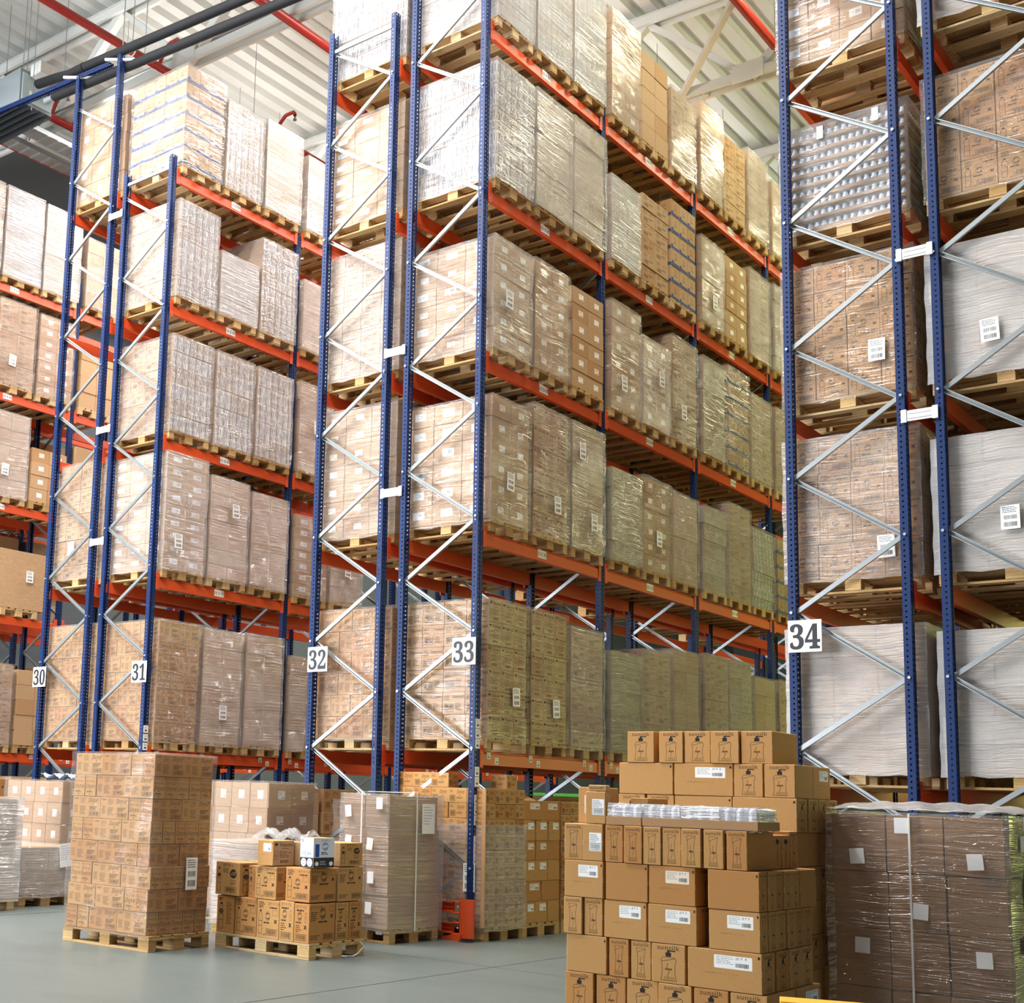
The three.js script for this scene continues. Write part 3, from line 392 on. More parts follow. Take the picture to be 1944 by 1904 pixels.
const connector = memo('con', () => merged([moved(plainBox(0.012, 0.25, 0.062), 0, 0, 0), ...[-0.09, -0.04, 0.01, 0.06, 0.1].map((y) => moved(plainBox(0.016, 0.014, 0.02), 0.002, y, 0))]));
const nodeStep = 0.6428, nodeBase = 2.0434;
// dir +1: aisle side towards +x. posts: heights per frame [outer, inner]
function rack(no, uo, v0, dir, bays, levels, heights, opts) {
  const o = thing('pallet_rack', opts.label, 'rack', [uo, 0, -v0], 0);
  for (let b = 0; b <= bays; b++) {
    const f = sub('upright_frame', o, [0, 0, -BAY * b]), [ho, hi] = heights[Math.min(b, heights.length - 1)];
    for (const outer of [true, false]) {
      const m = part('post', postGeo(outer ? ho : hi), M.blue, f, [outer ? 0 : -dir * DEPTH, 0, 0]);
      const facing = outer ? dir : -dir; if (facing < 0) { m.rotation.y = Math.PI; m.position.z = -PW; }
      part('foot_plate', plainBox(0.14, 0.012, 0.14), M.galv, f, [outer ? -dir * PT / 2 : -dir * (DEPTH - PT / 2), 0.006, -PW / 2]);
    }
    const top = Math.min(ho, hi), xo = -dir * PT * 0.75, xi = -dir * (DEPTH - PT * 0.75), seg = [], near = b === 0;
    for (let j = -3; nodeBase + (j + 1) * nodeStep < top - 0.05; j++) seg.push([j, j + 1]);
    for (const [j, k] of seg) {
      const y1 = nodeBase + j * nodeStep, y2 = nodeBase + k * nodeStep, x1 = j % 2 ? xi : xo, x2 = k % 2 ? xi : xo, L = Math.hypot(x2 - x1, y2 - y1);
      const m = part('brace', braceGeo(L), M.galv, f, [(x1 + x2) / 2, (y1 + y2) / 2, -0.045 - (j % 2 ? 0.022 : 0)]);
      const a = (x2 - x1) / L, c = (y2 - y1) / L, g = a * c < 0 ? 1 : -1;
      m.quaternion.setFromRotationMatrix(new THREE.Matrix4().makeBasis(new THREE.Vector3(-c * g, a * g, 0), new THREE.Vector3(0, 0, g), new THREE.Vector3(a, c, 0)));
      if (near) { const bl = part('bolt', memo('bolt', () => new THREE.CylinderGeometry(0.013, 0.013, 0.02, 10).rotateX(Math.PI / 2)), M.bolt, f, [x1 + dir * (j % 2 ? -0.022 : 0.022), y1, 0.006]); }
    }
    if (near && opts.topTie) { const y = opts.topTie; part('brace', bar([xo, y, -0.04], [xi, y, -0.04], 0.05, 0.03), M.galv, f); }
  }
  for (let b = 0; b < bays; b++) for (const [l, y] of Object.entries(levels)) for (const outer of [true, false]) {
    const L = BAY - PW - 0.004, m = part('beam', beamProfile(L), M.orange, o, [outer ? -dir * 0.052 : -dir * (DEPTH - 0.052), y, -(BAY * b + PW + 0.002)]);
    const fdir = outer ? dir : -dir; if (fdir < 0) { m.rotation.y = Math.PI; m.position.z -= L; }
    const lz = fdir > 0 ? [-0.03, -L + 0.03] : [-0.03, -L + 0.03];
    for (const z of lz) part('connector', connector, M.orange, m, [0.056, -0.06, z]);
    if (outer && dir > 0 && signCells[`${no} ${l} 0${b + 1}`]) { const t = part('level_tag', cell(`${no} ${l} 0${b + 1}`, 0.2, 0.1), M.sign, m, [0.0535, -0.068, -L * 0.47]); t.rotation.y = Math.PI / 2; t.userData.label = `white tag reading ${no} ${l} 0${b + 1}`; }
    if (outer && dir > 0 && l === 'B') [[0.18, 0], [0.34, 1], [1.05, 2], [1.22, 3], [2.3, 0], [2.46, 1]].forEach(([z, k], i) => { const t = part('slot_tag', cell('sticker' + k, 0.075, 0.075), M.sign, m, [0.0535, i % 2 ? -0.1 : -0.05, -z]); t.rotation.y = Math.PI / 2; });
  }
  for (const y of opts.spacers || []) for (const b of [0, 1]) {
    const m = part('row_spacer', merged([plainBox(GAP + 0.02, 0.1, 0.008), ...[-1, 1].map((s) => moved(plainBox(0.05, 0.12, 0.016), s * (GAP / 2 + 0.005), 0, 0.004)), ...[-1, 1].map((s) => moved(plainBox(GAP - 0.06, 0.012, 0.014), 0, s * 0.022, 0.004))]), M.zinc, o, [-dir * (DEPTH + GAP / 2), y, -BAY * b + 0.012]); m.userData.label = 'galvanised spacer to the neighbouring rack';
  }
  if (opts.stickers) opts.stickers.forEach((y, i) => { const t = part('slot_tag', cell('sticker' + (i % 4), 0.085, 0.105), M.sign, o, [0.004, y, -0.052]); t.rotation.y = Math.PI / 2; });
  return o;
}
const U33 = 0, U32 = -2 * DEPTH - GAP, U31 = -5.6746, U30 = U31 - 2 * DEPTH - GAP, U29 = -11.36, U34 = 3.3389, U35 = U34 + 2 * DEPTH + GAP;
const V31 = 0.2726, V34 = 0.232;
const stk = [2.31, 2.2, 2.09, 1.79, 1.68, 1.49, 1.38, 1.27, 1.05, 0.95, 0.85];
rack('33', U33, 0, 1, 5, LV33, [[13, 13], [11.18, 11.18]], { label: 'blue and orange pallet rack with the white sign 33 on its end post', spacers: [6.75, 5.03], stickers: stk, topTie: 11.95 });
rack('32', U32, 0, -1, 5, LV33, [[11.31, 11.24], [11.18, 11.18]], { label: 'blue and orange pallet rack with the sign 32, back to back with 33', topTie: 11.05 });
rack('31', U31, V31, 1, 4, LV33, [[10.85, 10.85], [10.6, 10.6]], { label: 'blue and orange pallet rack with the sign 31, first aisle west of 32', spacers: [10.17, 6.78, 5.07], stickers: [2.3, 2.18, 2.06], topTie: 10.62 });
rack('30', U30, V31, -1, 4, LV33, [[12.9, 12.9], [10.6, 10.6]], { label: 'tall blue pallet rack with the sign 30, its posts carrying the blue rail' });
rack('29', U29, V31, 1, 3, LV33, [[11.2, 11.2]], { label: 'blue and orange pallet rack with tags 29, beyond the aisle behind rack 30' });
rack('28', U29 - 2 * DEPTH - GAP, V31, -1, 3, LV33, [[11.2, 11.2]], { label: 'dark blue pallet rack backing onto the far rack' });
rack('34', U34, V34, -1, 3, LV34, [[10.9, 10.9]], { label: 'blue pallet rack with the large sign 34 on its near post' });
rack('35', U35, V34, 1, 3, LV34, [[10.9, 10.9]], { label: 'dim blue pallet rack backing onto rack 34, partly out of view', spacers: [6.58, 5.05] });
// number signs on the end posts
[['30', U30 + 0.06, V31], ['31', U31 - 0.11, V31], ['32', U32 + 0.17, 0], ['33', U33 - 0.14, 0], ['34', U34 + 0.16, V34]].forEach(([t, u, v]) => tag(part('number_sign', cell(t, 0.31, 0.3), M.sign, scene, [u, 3.1, -v + 0.028]), `white square sign reading ${t}, ${{ 30: 'on the outer post of the tall railed rack', 31: 'on the shorter rack above the soap tower', 32: 'on the post behind the strapped pallet', 33: 'on the post with the orange guard', 34: 'largest, above the bottle cartons' }[t]}`, 'sign'));

// ------------------------------------------------------------------ what stands on the racks
const ORD = { B: 'lowest', C: 'second', D: 'third', E: 'fourth', F: 'fifth' }, BAYS = ['first', 'second', 'third', 'fourth', 'fifth'], SLOT = ['end', 'middle', 'far'];
const KIND = {
  sticker: { fx: 'sticker', fz: 'sticker', nx: 3, nz: 2, lay: 0.23, what: 'brown cartons with white stickers' },
  plain: { fx: 'plain', fz: 'plain', nx: 3, nz: 2, lay: 0.28, what: 'plain brown cartons' },
  prints: { fx: 'prints', fz: 'prints', nx: 4, nz: 2, lay: 0.2, what: 'printed brown cartons' },
  wide: { fx: 'wideSticker', fz: 'wideSticker', nx: 3, nz: 2, lay: 0.19, what: 'brown cartons with wide labels' },
  timotei: { fx: 'timotei', fz: 'timoteiCode', nx: 4, nz: 3, lay: 0.25, what: 'finely printed brown cartons' },
  dove: { fx: 'doveLong', fz: 'doveLong', nx: 3, nz: 2, lay: 0.24, alt: [4, 3, 'doveEnd', 'doveLong'], what: 'printed soap cartons' },
  packs: { fx: 'packs', fz: 'prints', nx: 4, nz: 2, lay: 0.27, what: 'pale shrink-wrapped packs' },
  packsAll: { fx: 'packs', fz: 'packs', nx: 3, nz: 2, lay: 0.27, what: 'pale shrink-wrapped packs' },
  stripe: { fx: 'stripe', fz: 'stripe', nx: 5, nz: 3, lay: 0.26, what: 'cartons with blue stripes' },
  grey: { fx: 'greyBox', fz: 'greyBox', nx: 3, nz: 2, lay: 0.24, step: 0.016, what: 'greyish uneven cartons' },
  icons: { fx: 'sWide', fz: 'sFront', nx: 4, nz: 3, lay: 0.3, what: 'cartons with large dark prints' },
};
// place a load: rack, level, bay, slot, height above the beam, kind, wrap, extras
function put(no, l, b, s, h, kind, wrap, x = {}) {
  const R = { 28: [U29 - 2 * DEPTH - GAP, V31, -1, LV33], 33: [U33, 0, 1, LV33], 32: [U32, 0, -1, LV33], 31: [U31, V31, 1, LV33], 30: [U30, V31, -1, LV33], 29: [U29, V31, 1, LV33], 34: [U34, V34, -1, LV34], 35: [U35, V34, 1, LV34] }[no], K = KIND[kind];
  const v = R[1] + BAY * b + PW + 0.06 + 0.4 + s * 0.9 + (x.dv ?? 0), u = R[0] - R[2] * DEPTH / 2 + (x.du ?? 0);
  const cloud = { thin: 'thinly wrapped', clear: 'clear-wrapped', soft: 'wrapped', milky: 'cloudy-wrapped', haze: 'hazily wrapped', white: 'white-wrapped', grey: 'grey-wrapped' }[wrap] || 'unwrapped';
  const rackName = { 28: 'rack behind the far one', 33: 'centre rack 33', 32: 'rear centre rack 32', 31: 'shorter rack 31', 30: 'blue-railed rack 30', 29: 'far rack 29', 34: 'front rack 34', 35: 'dim front rack' }[no];
  const lab = x.label || `${cloud} ${K.what}, ${rackName}, ${ORD[l]} beam, ${BAYS[b]} bay, ${SLOT[s]} pallet`;
  return pallets({ w: 1.2, d: 0.8, h, nx: x.nx ?? K.nx, nz: x.nz ?? K.nz, ny: x.ny ?? Math.max(2, Math.round((h - 0.144) / K.lay)), fx: x.fx ?? K.fx, fz: x.fz ?? K.fz, alt: x.alt ?? K.alt, step: x.step ?? K.step, wrap, detail: x.detail ?? (b === 0 || (no === '33' && b === 1)), end: x.end, sides: R[2] > 0 ? 3 : 4, ship: x.ship, tint: x.tint }, [u, R[3][l] + 0.002, -v], x.turn ?? 0, lab);
}
// rack 33, seen from the aisle
const S33 = {
  F: [[1.7, 'packsAll', 'white'], [1.72, 'packs', 'white'], [1.68, 'packs', 'white'], [1.66, 'sticker', 'clear'], [1.5, 'plain', 0], [1.35, 'prints', 'clear'], [1.6, 'plain', 'clear'], [1.42, 'prints', 0], [1.56, 'prints', 'soft'], [1.4, 'plain', 'soft'], [1.5, 'plain', 0]],
  E: [[1.6, 'packsAll', 'milky'], [1.63, 'grey', 'milky'], [1.66, 'grey', 'soft'], [1.28, 'packs', 'white'], [1.39, 'prints', 0], [1.65, 'stripe', 0], [1.45, 'sticker', 'clear', { ship: [['x', 0, 0.5]] }], [1.46, 'sticker', 0], [1.55, 'prints', 'soft'], [1.6, 'grey', 'soft'], [1.5, 'plain', 0]],
  D: [[1.45, 'sticker', 'soft', { ship: [['x', 0.12, 0.75]], alt: [3, 2, 'sticker', 'wideSticker'] }], [1.48, 'sticker', 'clear'], [1.45, 'sticker', 0], [1.58, 'sticker', 'clear', { ship: [['x', 0.1, 0.5]] }], [1.34, 'sticker', 'milky', { ship: [['x', -0.1, 0.85]] }], [1.63, 'prints', 'clear', { ship: [['x', 0.1, 0.55]] }], [1.6, 'grey', 'clear'], [1.71, 'stripe', 'clear'], [1.5, 'prints', 'soft'], [1.52, 'prints', 'soft'], [1.5, 'plain', 0]],
  C: [[1.57, 'sticker', 'clear', { ship: [['x', 0.05, 0.62]], fz: 'wideSticker' }], [1.7, 'timotei', 'clear', { ship: [['x', -0.1, 0.55]] }], [1.7, 'plain', 'grey', { ship: [['x', -0.1, 0.5], ['x', 0.2, 1.35]] }], [1.32, 'grey', 'grey'], [1.41, 'sticker', 'clear', { ship: [['x', 0, 0.6]] }], [1.37, 'plain', 'soft'], [1.36, 'grey', 'soft'], [1.58, 'prints', 'soft'], [1.36, 'packs', 'soft', { ny: 9, step: 0.02 }], [1.36, 'stripe', 'clear'], [1.4, 'plain', 0]],
  B: [[1.68, 'timotei', 'thin', { ship: [['x', -0.12, 0.62]] }], [1.68, 'timotei', 'thin', { ship: [['x', -0.1, 0.55]] }], [1.58, 'prints', 'soft'], [1.38, 'grey', 'grey'], [1.5, 'prints', 'soft'], [1.6, 'plain', 'soft'], [1.64, 'prints', 'soft'], [1.64, 'grey', 'soft'], [1.47, 'plain', 'soft'], [1.5, 'prints', 'soft'], [1.5, 'plain', 0]],
};
for (const [l, a] of Object.entries(S33)) a.forEach(([h, k, w, x], i) => put('33', l, Math.floor(i / 3), i % 3, h, k, w, x));
// rack 31 along its aisle
const S31 = {
  F: [[1.72, 'stripe', 'clear', { ny: 6 }], [1.54, 'packs', 'milky'], [1.61, 'grey', 'white'], [1.4, 'packs', 'white'], [1.5, 'prints', 'soft']],
  E: [[1.6, 'packs', 'milky', { ny: 5 }], [1.11, 'packs', 'white'], [1.64, 'packs', 'milky', { fz: 'plain' }], [1.28, 'icons', 'white'], [1.5, 'prints', 'soft']],
  D: [[1.56, 'packs', 'soft', { ny: 6 }], [1.56, 'packs', 'soft'], [1.56, 'packs', 'soft'], [1.6, 'plain', 'soft', { ship: [['x', 0, 0.9]] }], [1.5, 'prints', 'soft']],
  C: [[1.83, 'wide', 'milky', { ship: [['x', 0.15, 0.55]] }], [1.66, 'sticker', 'soft', { ship: [['x', -0.1, 1.2]], fx: 'plain' }], [1.58, 'plain', 'soft'], [1.42, 'wide', 'clear'], [1.45, 'plain', 'soft', { ship: [['x', 0, 0.7]] }]],
  B: [[1.83, 'dove', 'clear'], [1.81, 'plain', 'soft', { ship: [['x', 0, 0.6]] }], [1.83, 'plain', 'soft'], [1.59, 'plain', 'soft'], [1.5, 'prints', 'soft']],
};
for (const [l, a] of Object.entries(S31)) a.forEach(([h, k, w, x], i) => put('31', l, Math.floor(i / 3), i % 3, h, k, w, x));
// end pallets of racks 30 and 32, and what shows behind them
put('30', 'F', 0, 0, 1.73, 'sticker', 'clear', { nx: 3, ny: 5 }); put('30', 'F', 0, 1, 1.75, 'plain', 'white'); put('30', 'C', 0, 0, 1.92, 'prints', 'clear', { ship: [['z', -0.1, 0.6]] }); put('30', 'B', 0, 0, 1.85, 'dove', 'clear');
put('30', 'B', 0, 1, 1.5, 'plain', 'soft'); put('30', 'C', 0, 1, 1.6, 'plain', 0); put('30', 'D', 0, 2, 1.4, 'plain', 0); put('30', 'D', 1, 1, 1.5, 'plain', 0); put('30', 'E', 0, 2, 1.5, 'plain', 'milky'); put('30', 'F', 0, 2, 1.5, 'plain', 'soft'); put('30', 'C', 1, 0, 1.5, 'prints', 'soft'); put('30', 'B', 1, 1, 1.5, 'plain', 0);
put('32', 'F', 0, 0, 1.95, 'packsAll', 'soft'); put('32', 'E', 0, 0, 1.55, 'wide', 'clear', { ny: 8 }); put('32', 'D', 0, 0, 1.76, 'prints', 'milky'); put('32', 'C', 0, 0, 1.74, 'sticker', 'soft'); put('32', 'B', 0, 0, 1.68, 'dove', 'clear');
for (const l of 'BCDEF') for (const [b, s, h] of [[0, 1, 1.6], [0, 2, 1.5], [1, 0, 1.45], [1, 2, 1.6], [2, 1, 1.5], [3, 0, 1.5], [3, 2, 1.55], ...('DEF'.includes(l) ? [[1, 1, 1.6], [2, 0, 1.55], [2, 2, 1.6], [3, 1, 1.6]] : [])]) put('32', l, b, s, h - ('CE'.includes(l) ? 0.1 : 0), pick(['plain', 'prints', 'grey']), 0, { detail: false, nx: 2 });
// rack 29 across the left aisle
const S29 = { F: [[1.83, 'plain', 'white'], [1.83, 'packs', 'white'], [1.8, 'grey', 'white'], [1.5, 'plain', 'soft']], E: [[1.6, 'prints', 'clear'], [1.72, 'prints', 'clear', { ship: [['x', 0.1, 0.6]] }], [1.68, 'sticker', 'clear'], [1.4, 'plain', 0]], D: [[1.6, 'prints', 'clear'], [1.66, 'plain', 'milky', { ship: [['x', 0.1, 0.6]] }], [1.15, 'sticker', 0], [1.4, 'plain', 0]], B: [[1.5, 'prints', 'clear', { ship: [['x', 0, 0.5]] }], [1.56, 'prints', 'clear', { ship: [['x', 0.1, 0.5]] }], [1.5, 'plain', 0]] };
for (const [l, a] of Object.entries(S29)) a.forEach(([h, k, w, x], i) => put('29', l, Math.floor(i / 3), i % 3, h, k, w, { ...x, detail: false }));
pallets({ h: 1.2, nx: 1, nz: 1, ny: 1, fx: 'plain', fz: 'plain', detail: true, ship: [['x', -0.15, 0.75]], w: 1.2, d: 1.2 }, [U29 - DEPTH / 2, LV33.C + 0.002, -(V31 + 1.9)], 0, 'single huge brown carton with a white label, rack 29 second beam');
for (const l of 'BCDEF') for (const [b, s] of [[0, 1], [0, 2], [1, 0]]) put('28', l, b, s, 1.72, pick(['plain', 'prints', 'grey']), 0, { detail: false, nx: 1, nz: 1, ny: 4 });
// racks 34 and 35, seen from the end
put('34', 'F', 0, 0, 1.5, 'wide', 'clear', { ny: 6, nx: 4 }); put('34', 'D', 0, 0, 1.48, 'icons', 'clear', { ship: [['z', 0.28, 0.52]], nx: 4, ny: 5 }); put('34', 'C', 0, 0, 1.5, 'icons', 'milky', { ship: [['z', 0.32, 0.4]], nx: 4, ny: 4, step: 0.014 }); put('34', 'B', 0, 0, 1.45, 'grey', 'haze', { ny: 5, step: 0.012, fx: 'prints', fz: 'prints' });
put('35', 'F', 0, 0, 1.45, 'plain', 'haze'); put('35', 'E', 0, 0, 1.32, 'icons', 'clear', { nx: 4, ny: 4 }); put('35', 'D', 0, 0, 1.36, 'grey', 'haze', { ship: [['z', -0.1, 0.5]] }); put('35', 'C', 0, 0, 1.32, 'grey', 'haze', { ship: [['z', 0, 0.55]] }); put('35', 'B', 0, 0, 1.36, 'grey', 'haze');
for (const no of ['34', '35']) for (const l of 'BCDEF') for (const s of [1, 2]) put(no, l, 0, s, 1.42, s === 1 ? 'plain' : 'prints', 0, { detail: false, nx: 2 });
for (const l of 'DEF') for (const b of [1, 2]) put('34', l, b, 1, 1.45, pick(['plain', 'grey']), 0, { detail: false, nx: 2 });
// the pallet of glass jars on trays, fourth beam of rack 34
{
  const o = thing('pallet_load', 'wrapped pallet of small glass jars on shallow trays, rack 34 fourth beam', 'pallet load', [U34 + DEPTH / 2, LV34.E + 0.002, -(V34 + PW + 0.46)]);
  pallet(o, true, rng(5));
  const jar = new THREE.LatheGeometry([[0, 0], [0.029, 0], [0.031, 0.01], [0.031, 0.055], [0.022, 0.072], [0.024, 0.076], [0.024, 0.09], [0, 0.09]].map((p) => new THREE.Vector2(...p)), 10), jm = phys({ color: 0xc4d2e4, roughness: 0.25, clearcoat: 0.6 });
  for (let j = 0; j < 9; j++) {
    const y = 0.146 + j * 0.116, t = part('tray', merged([moved(plainBox(1.16, 0.008, 0.76), 0, 0.004, 0), ...[-1, 1].map((s) => moved(plainBox(1.16, 0.036, 0.006), 0, 0.018, s * 0.377)), ...[-1, 1].map((s) => moved(plainBox(0.006, 0.036, 0.76), s * 0.577, 0.018, 0))]), M.kraft[j % 2], o, [jit(0.004), y, jit(0.004)]);
    for (let i = 0; i < 17; i++) part('jar', jar, jm, t, [-0.545 + i * 0.068, 0.009, 0.335]);
    for (let i = 0; i < 9; i++) part('jar', jar, jm, t, [0.545, 0.009, 0.265 - i * 0.068]);
  }
  for (const x of [-0.585, 0.585]) part('corner_post', plainBox(0.03, 1.05, 0.02), M.kraft[1], o, [x, 0.67, 0.385]);
  part('stretch_film', filmShell(1.23, 1.1, 0.83, 2), M.film.soft, o, [0, 0.135, 0]);
  for (const [x, y] of [[-0.2, 1.12], [0.32, 1.14]]) part('paper_tag', plainBox(0.06, 0.13, 0.003, 0.001), M.paper, o, [x, y, 0.43]);
}
// ------------------------------------------------------------------ goods on the floor
const onFloor = (s, u, v, label, turn = 0) => pallets({ detail: true, ...s }, [u, 0, -v], turn, label);
// wrapped tower of soap cartons in front: pinwheel layers of long cartons
{
  const o = thing('pallet_load', 'tall wrapped tower of printed soap cartons on a pallet, foremost at the far aisle', 'pallet load', [-1.78, 0, 3.15], 0.03); const r = rng(401);
  pallet(o, true, r);
  const L = 0.4, E = 0.16, hy = 0.2085; let y = 0.146;
  for (let j = 0; j < 8; j++, y += hy) {
    const A = j % 2 === 1, top = j === 7, ox = jit(0.012, r), oz = jit(0.008, r);
    const box = (x0, z0, w, d) => { const m = part('carton', softBox(w - 0.004, hy - 0.003, d - 0.004, 0.003), cartonMats(d > w ? 'doveLong' : 'doveEnd', d > w ? 'doveEnd' : 'doveLong', r() < 0.3 ? 1 : 0), o, [x0 + w / 2 - 0.56 + ox + jit(0.003, r), y + hy / 2, 0.4 - z0 - d / 2 + oz + jit(0.004, r)]); m.rotation.y = jit(0.012, r); };
    if (A) { for (let k = 0; k < (top ? 5 : 1); k++) for (const x of [0, L]) box(x, k * E, L, E); for (const z of [0, L]) { box(2 * L, z, E, L); if (top || !z) box(2 * L + E, z, E, L); else box(2 * L + E, z, E, L); } }
    else { for (const x of [0, E]) box(x, 0, E, L); for (let k = 0; k < 5; k++) { box(2 * E + L, k * E, L, E); if (k === 0) box(2 * E, 0, L, E); } }
  }
  part('stretch_film', filmShell(1.17, 1.7, 0.85, 1), M.film.thin, o, [0, 0.13, 0]).userData.label = 'clear stretch film';
  part('shipping_label', cell('ship', 0.15, 0.3), M.sign, o, [0.6, 0.7, -0.12]).rotation.y = Math.PI / 2;
}
// loose cartons on their own pallets: every carton is a thing
function carton(u, y, v, w, h, d, fz, fx, label, group, turn = 0, tint = 0) {       // u, v: left front corner at pallet level
  const m = part('carton', softBox(w - 0.003, h - 0.002, d - 0.003), cartonMats(fx, fz, tint, 'top'), scene, [u + w / 2, y + h / 2, -(v + d / 2)]); m.rotation.y = turn; return tag(m, label, 'carton', group);
}
function loosePallet(u, v, label, turn = 0) { const o = thing('pallet', label, 'pallet', [u, 0, -v], turn), r = rng(700 + Math.round(u * 100)), b = 3; PAL.forEach(([n, w, h, d, x, y, z], i) => part(n, palGeo[i], M.wood[(b + (r() < 0.3 ? 1 : 0)) % 4], o, [x, y, z])); return o; }
{
  loosePallet(-0.56, -2.28, 'wooden pallet under the low pile of cleaner cartons');
  const U = 0.03, V = -2.675, y1 = 0.145, y2 = 0.5, y3 = 0.81, G = 'cleaner cartons on the low pallet', C = (u, y, v, w, h, d, fz, fx, l, t = 0) => carton(U + u, y, V + v, w, h, d, fz, fx, l, G, t, R0() < 0.4 ? 1 : 0);
  C(-1.19, y1, 0, 0.235, 0.35, 0.38, 'cifThin', 'cif', 'narrow bottle-print carton at the bottom left of the cleaner pile'); C(-0.95, y1, 0.005, 0.285, 0.352, 0.38, 'sFront', 'sWide', 'second bottom carton of the cleaner pile, tall bottle and round swirl'); C(-0.66, y1, 0, 0.285, 0.352, 0.38, 'sFront', 'sWide', 'middle bottom carton of the cleaner pile, under the cross-marked one');
  C(-0.37, y1, -0.005, 0.183, 0.36, 0.38, 'sThin', 'sWide', 'narrow swirl carton fourth along the bottom of the cleaner pile'); C(-0.185, y1, -0.005, 0.185, 0.352, 0.37, 'sThin', 'sWide', 'swirl carton at the front bottom corner of the cleaner pile'); C(-0.38, y1, 0.375, 0.38, 0.352, 0.19, 'sWide', 'sThin', 'bottom carton round the corner of the cleaner pile, nearer one'); C(-0.38, y1, 0.57, 0.38, 0.352, 0.2, 'sWide', 'sThin', 'bottom carton at the rear corner of the cleaner pile'); C(-1.18, y1, 0.4, 0.78, 0.35, 0.36, 'plain', 'plain', 'hidden wide carton at the back bottom of the cleaner pile');
  C(-1.215, y2, -0.01, 0.345, 0.315, 0.33, 'cif', 'cifThin', 'carton with a dark round logo overhanging the left of the cleaner pile', -0.06); C(-0.83, y2 - 0.002, 0.05, 0.125, 0.3, 0.3, 'cifThin', 'cifThin', 'slim carton squeezed behind the round-logo carton on the cleaner pile'); C(-0.7, y2, 0, 0.275, 0.305, 0.3, 'sFront', 'sWide', 'swirl carton on the second row under the blank labelled carton'); C(-0.31, y2 + 0.008, 0, 0.3, 0.305, 0.38, 'sFront', 'sWide', 'wide swirl carton under the blue and white display box'); C(-0.39, y2 + 0.004, 0.39, 0.39, 0.315, 0.375, 'plain', 'sWide', 'big swirl carton on the second row, rear right of cleaner pile'); C(-1.18, y2, 0.4, 0.7, 0.315, 0.36, 'plain', 'plain', 'hidden wide carton at the back of the second row, cleaner pile');
  C(-0.66, y3 + 0.002, -0.02, 0.2, 0.235, 0.3, 'labelSide', 'timotei', 'blank carton with one white label on top of the cleaner pile'); C(-0.73, y3, 0.3, 0.2, 0.22, 0.25, 'timotei', 'timotei', 'brown carton behind the labelled one on the cleaner pile'); C(-0.5, y3 + 0.004, 0.285, 0.3, 0.22, 0.15, 'plain', 'timotei', 'brown carton between the labelled one and the display box'); C(-0.155, y3 + 0.01, 0.01, 0.17, 0.275, 0.3, 'display', 'displaySide', 'blue, white and black display box on top of the cleaner pile'); C(-0.37, y3 + 0.016, 0.41, 0.37, 0.22, 0.34, 'plain', 'cif', 'top rear carton of the cleaner pile beside the display box'); C(-0.62, y3 + 0.012, 0.56, 0.22, 0.24, 0.18, 'sThin', 'sThin', 'small carton at the back top of the cleaner pile');
  const tie = part('plastic_tie', pipe([[0.055, 0.13, 1.97], [0.075, 0.08, 1.93], [0.06, 0.02, 2.0], [0.1, 0.008, 2.12], [0.02, 0.006, 2.2], [0.12, 0.008, 2.24]], 0.006, 30, 6), M.strap, scene); tag(tie, 'loose white plastic tie trailing from the pallet corner onto the floor', 'strap');
  // crumpled film left on the goods behind
  const cr = new THREE.PlaneGeometry(0.62, 0.5, 22, 18), P = cr.attributes.position, q = rng(6); for (let i = 0; i < P.count; i++) P.setZ(i, 0.05 + 0.035 * Math.sin(P.getX(i) * 21 + P.getY(i) * 13) + 0.03 * Math.cos(P.getY(i) * 27 - P.getX(i) * 8) + q() * 0.025); cr.rotateX(-Math.PI / 2); cr.computeVertexNormals();
  const crm = part('torn_film', cr, M.film.white, scene, [-1.5, 0.99, 1.35]); tag(crm, 'crumpled torn white film lying on the goods behind the cleaner pile', 'plastic film');
}
onFloor({ h: 0.96, nx: 4, nz: 2, ny: 3, fx: 'plain', fz: 'plain', wrap: 'white', d: 0.8 }, -1.5, -1.4, 'low white-wrapped pallet load behind the cleaner pile, torn film on top');
// strapped pallet of big plain cartons
{
  const o = onFloor({ h: 1.5, w: 0.62, d: 0.84, palScale: [0.55, 1], nx: 2, nz: 1, ny: 4, fx: 'plain', fz: 'plain', wrap: 'soft', step: 0.018, tint: 0 }, -0.62, -0.62, 'wrapped pallet of large blank cartons bound with two white straps', -0.05);
  const bz = 0.472, bx = 0.358; for (const [x, z, t] of [[-0.02, bz, 0], [bx, 0.02, 1]]) part('strap', plainBox(t ? 0.004 : 0.018, 1.42, t ? 0.018 : 0.004, 0.001), M.strap, o, [x, 0.83, z]);
  part('strap', plainBox(0.018, 0.004, 0.9, 0.001), M.strap, o, [-0.02, 1.535, 0]); part('strap', plainBox(0.66, 0.004, 0.018, 0.001), M.strap, o, [0, 1.54, 0.02]);
  const sh = part('paper_sheet', cell('sheet', 0.21, 0.31), M.sign, o, [0.36, 1.27, -0.17]); sh.rotation.y = Math.PI / 2;
  for (const [x, y] of [[-0.21, 1.33], [0.22, 1.42], [-0.2, 1.02], [0.1, 1.0], [0.12, 0.66], [0.1, 0.35]]) part('paper_tag', plainBox(0.085, 0.12, 0.003, 0.001), M.paper, o, [x, y, 0.47]).rotation.z = jit(0.15);
}
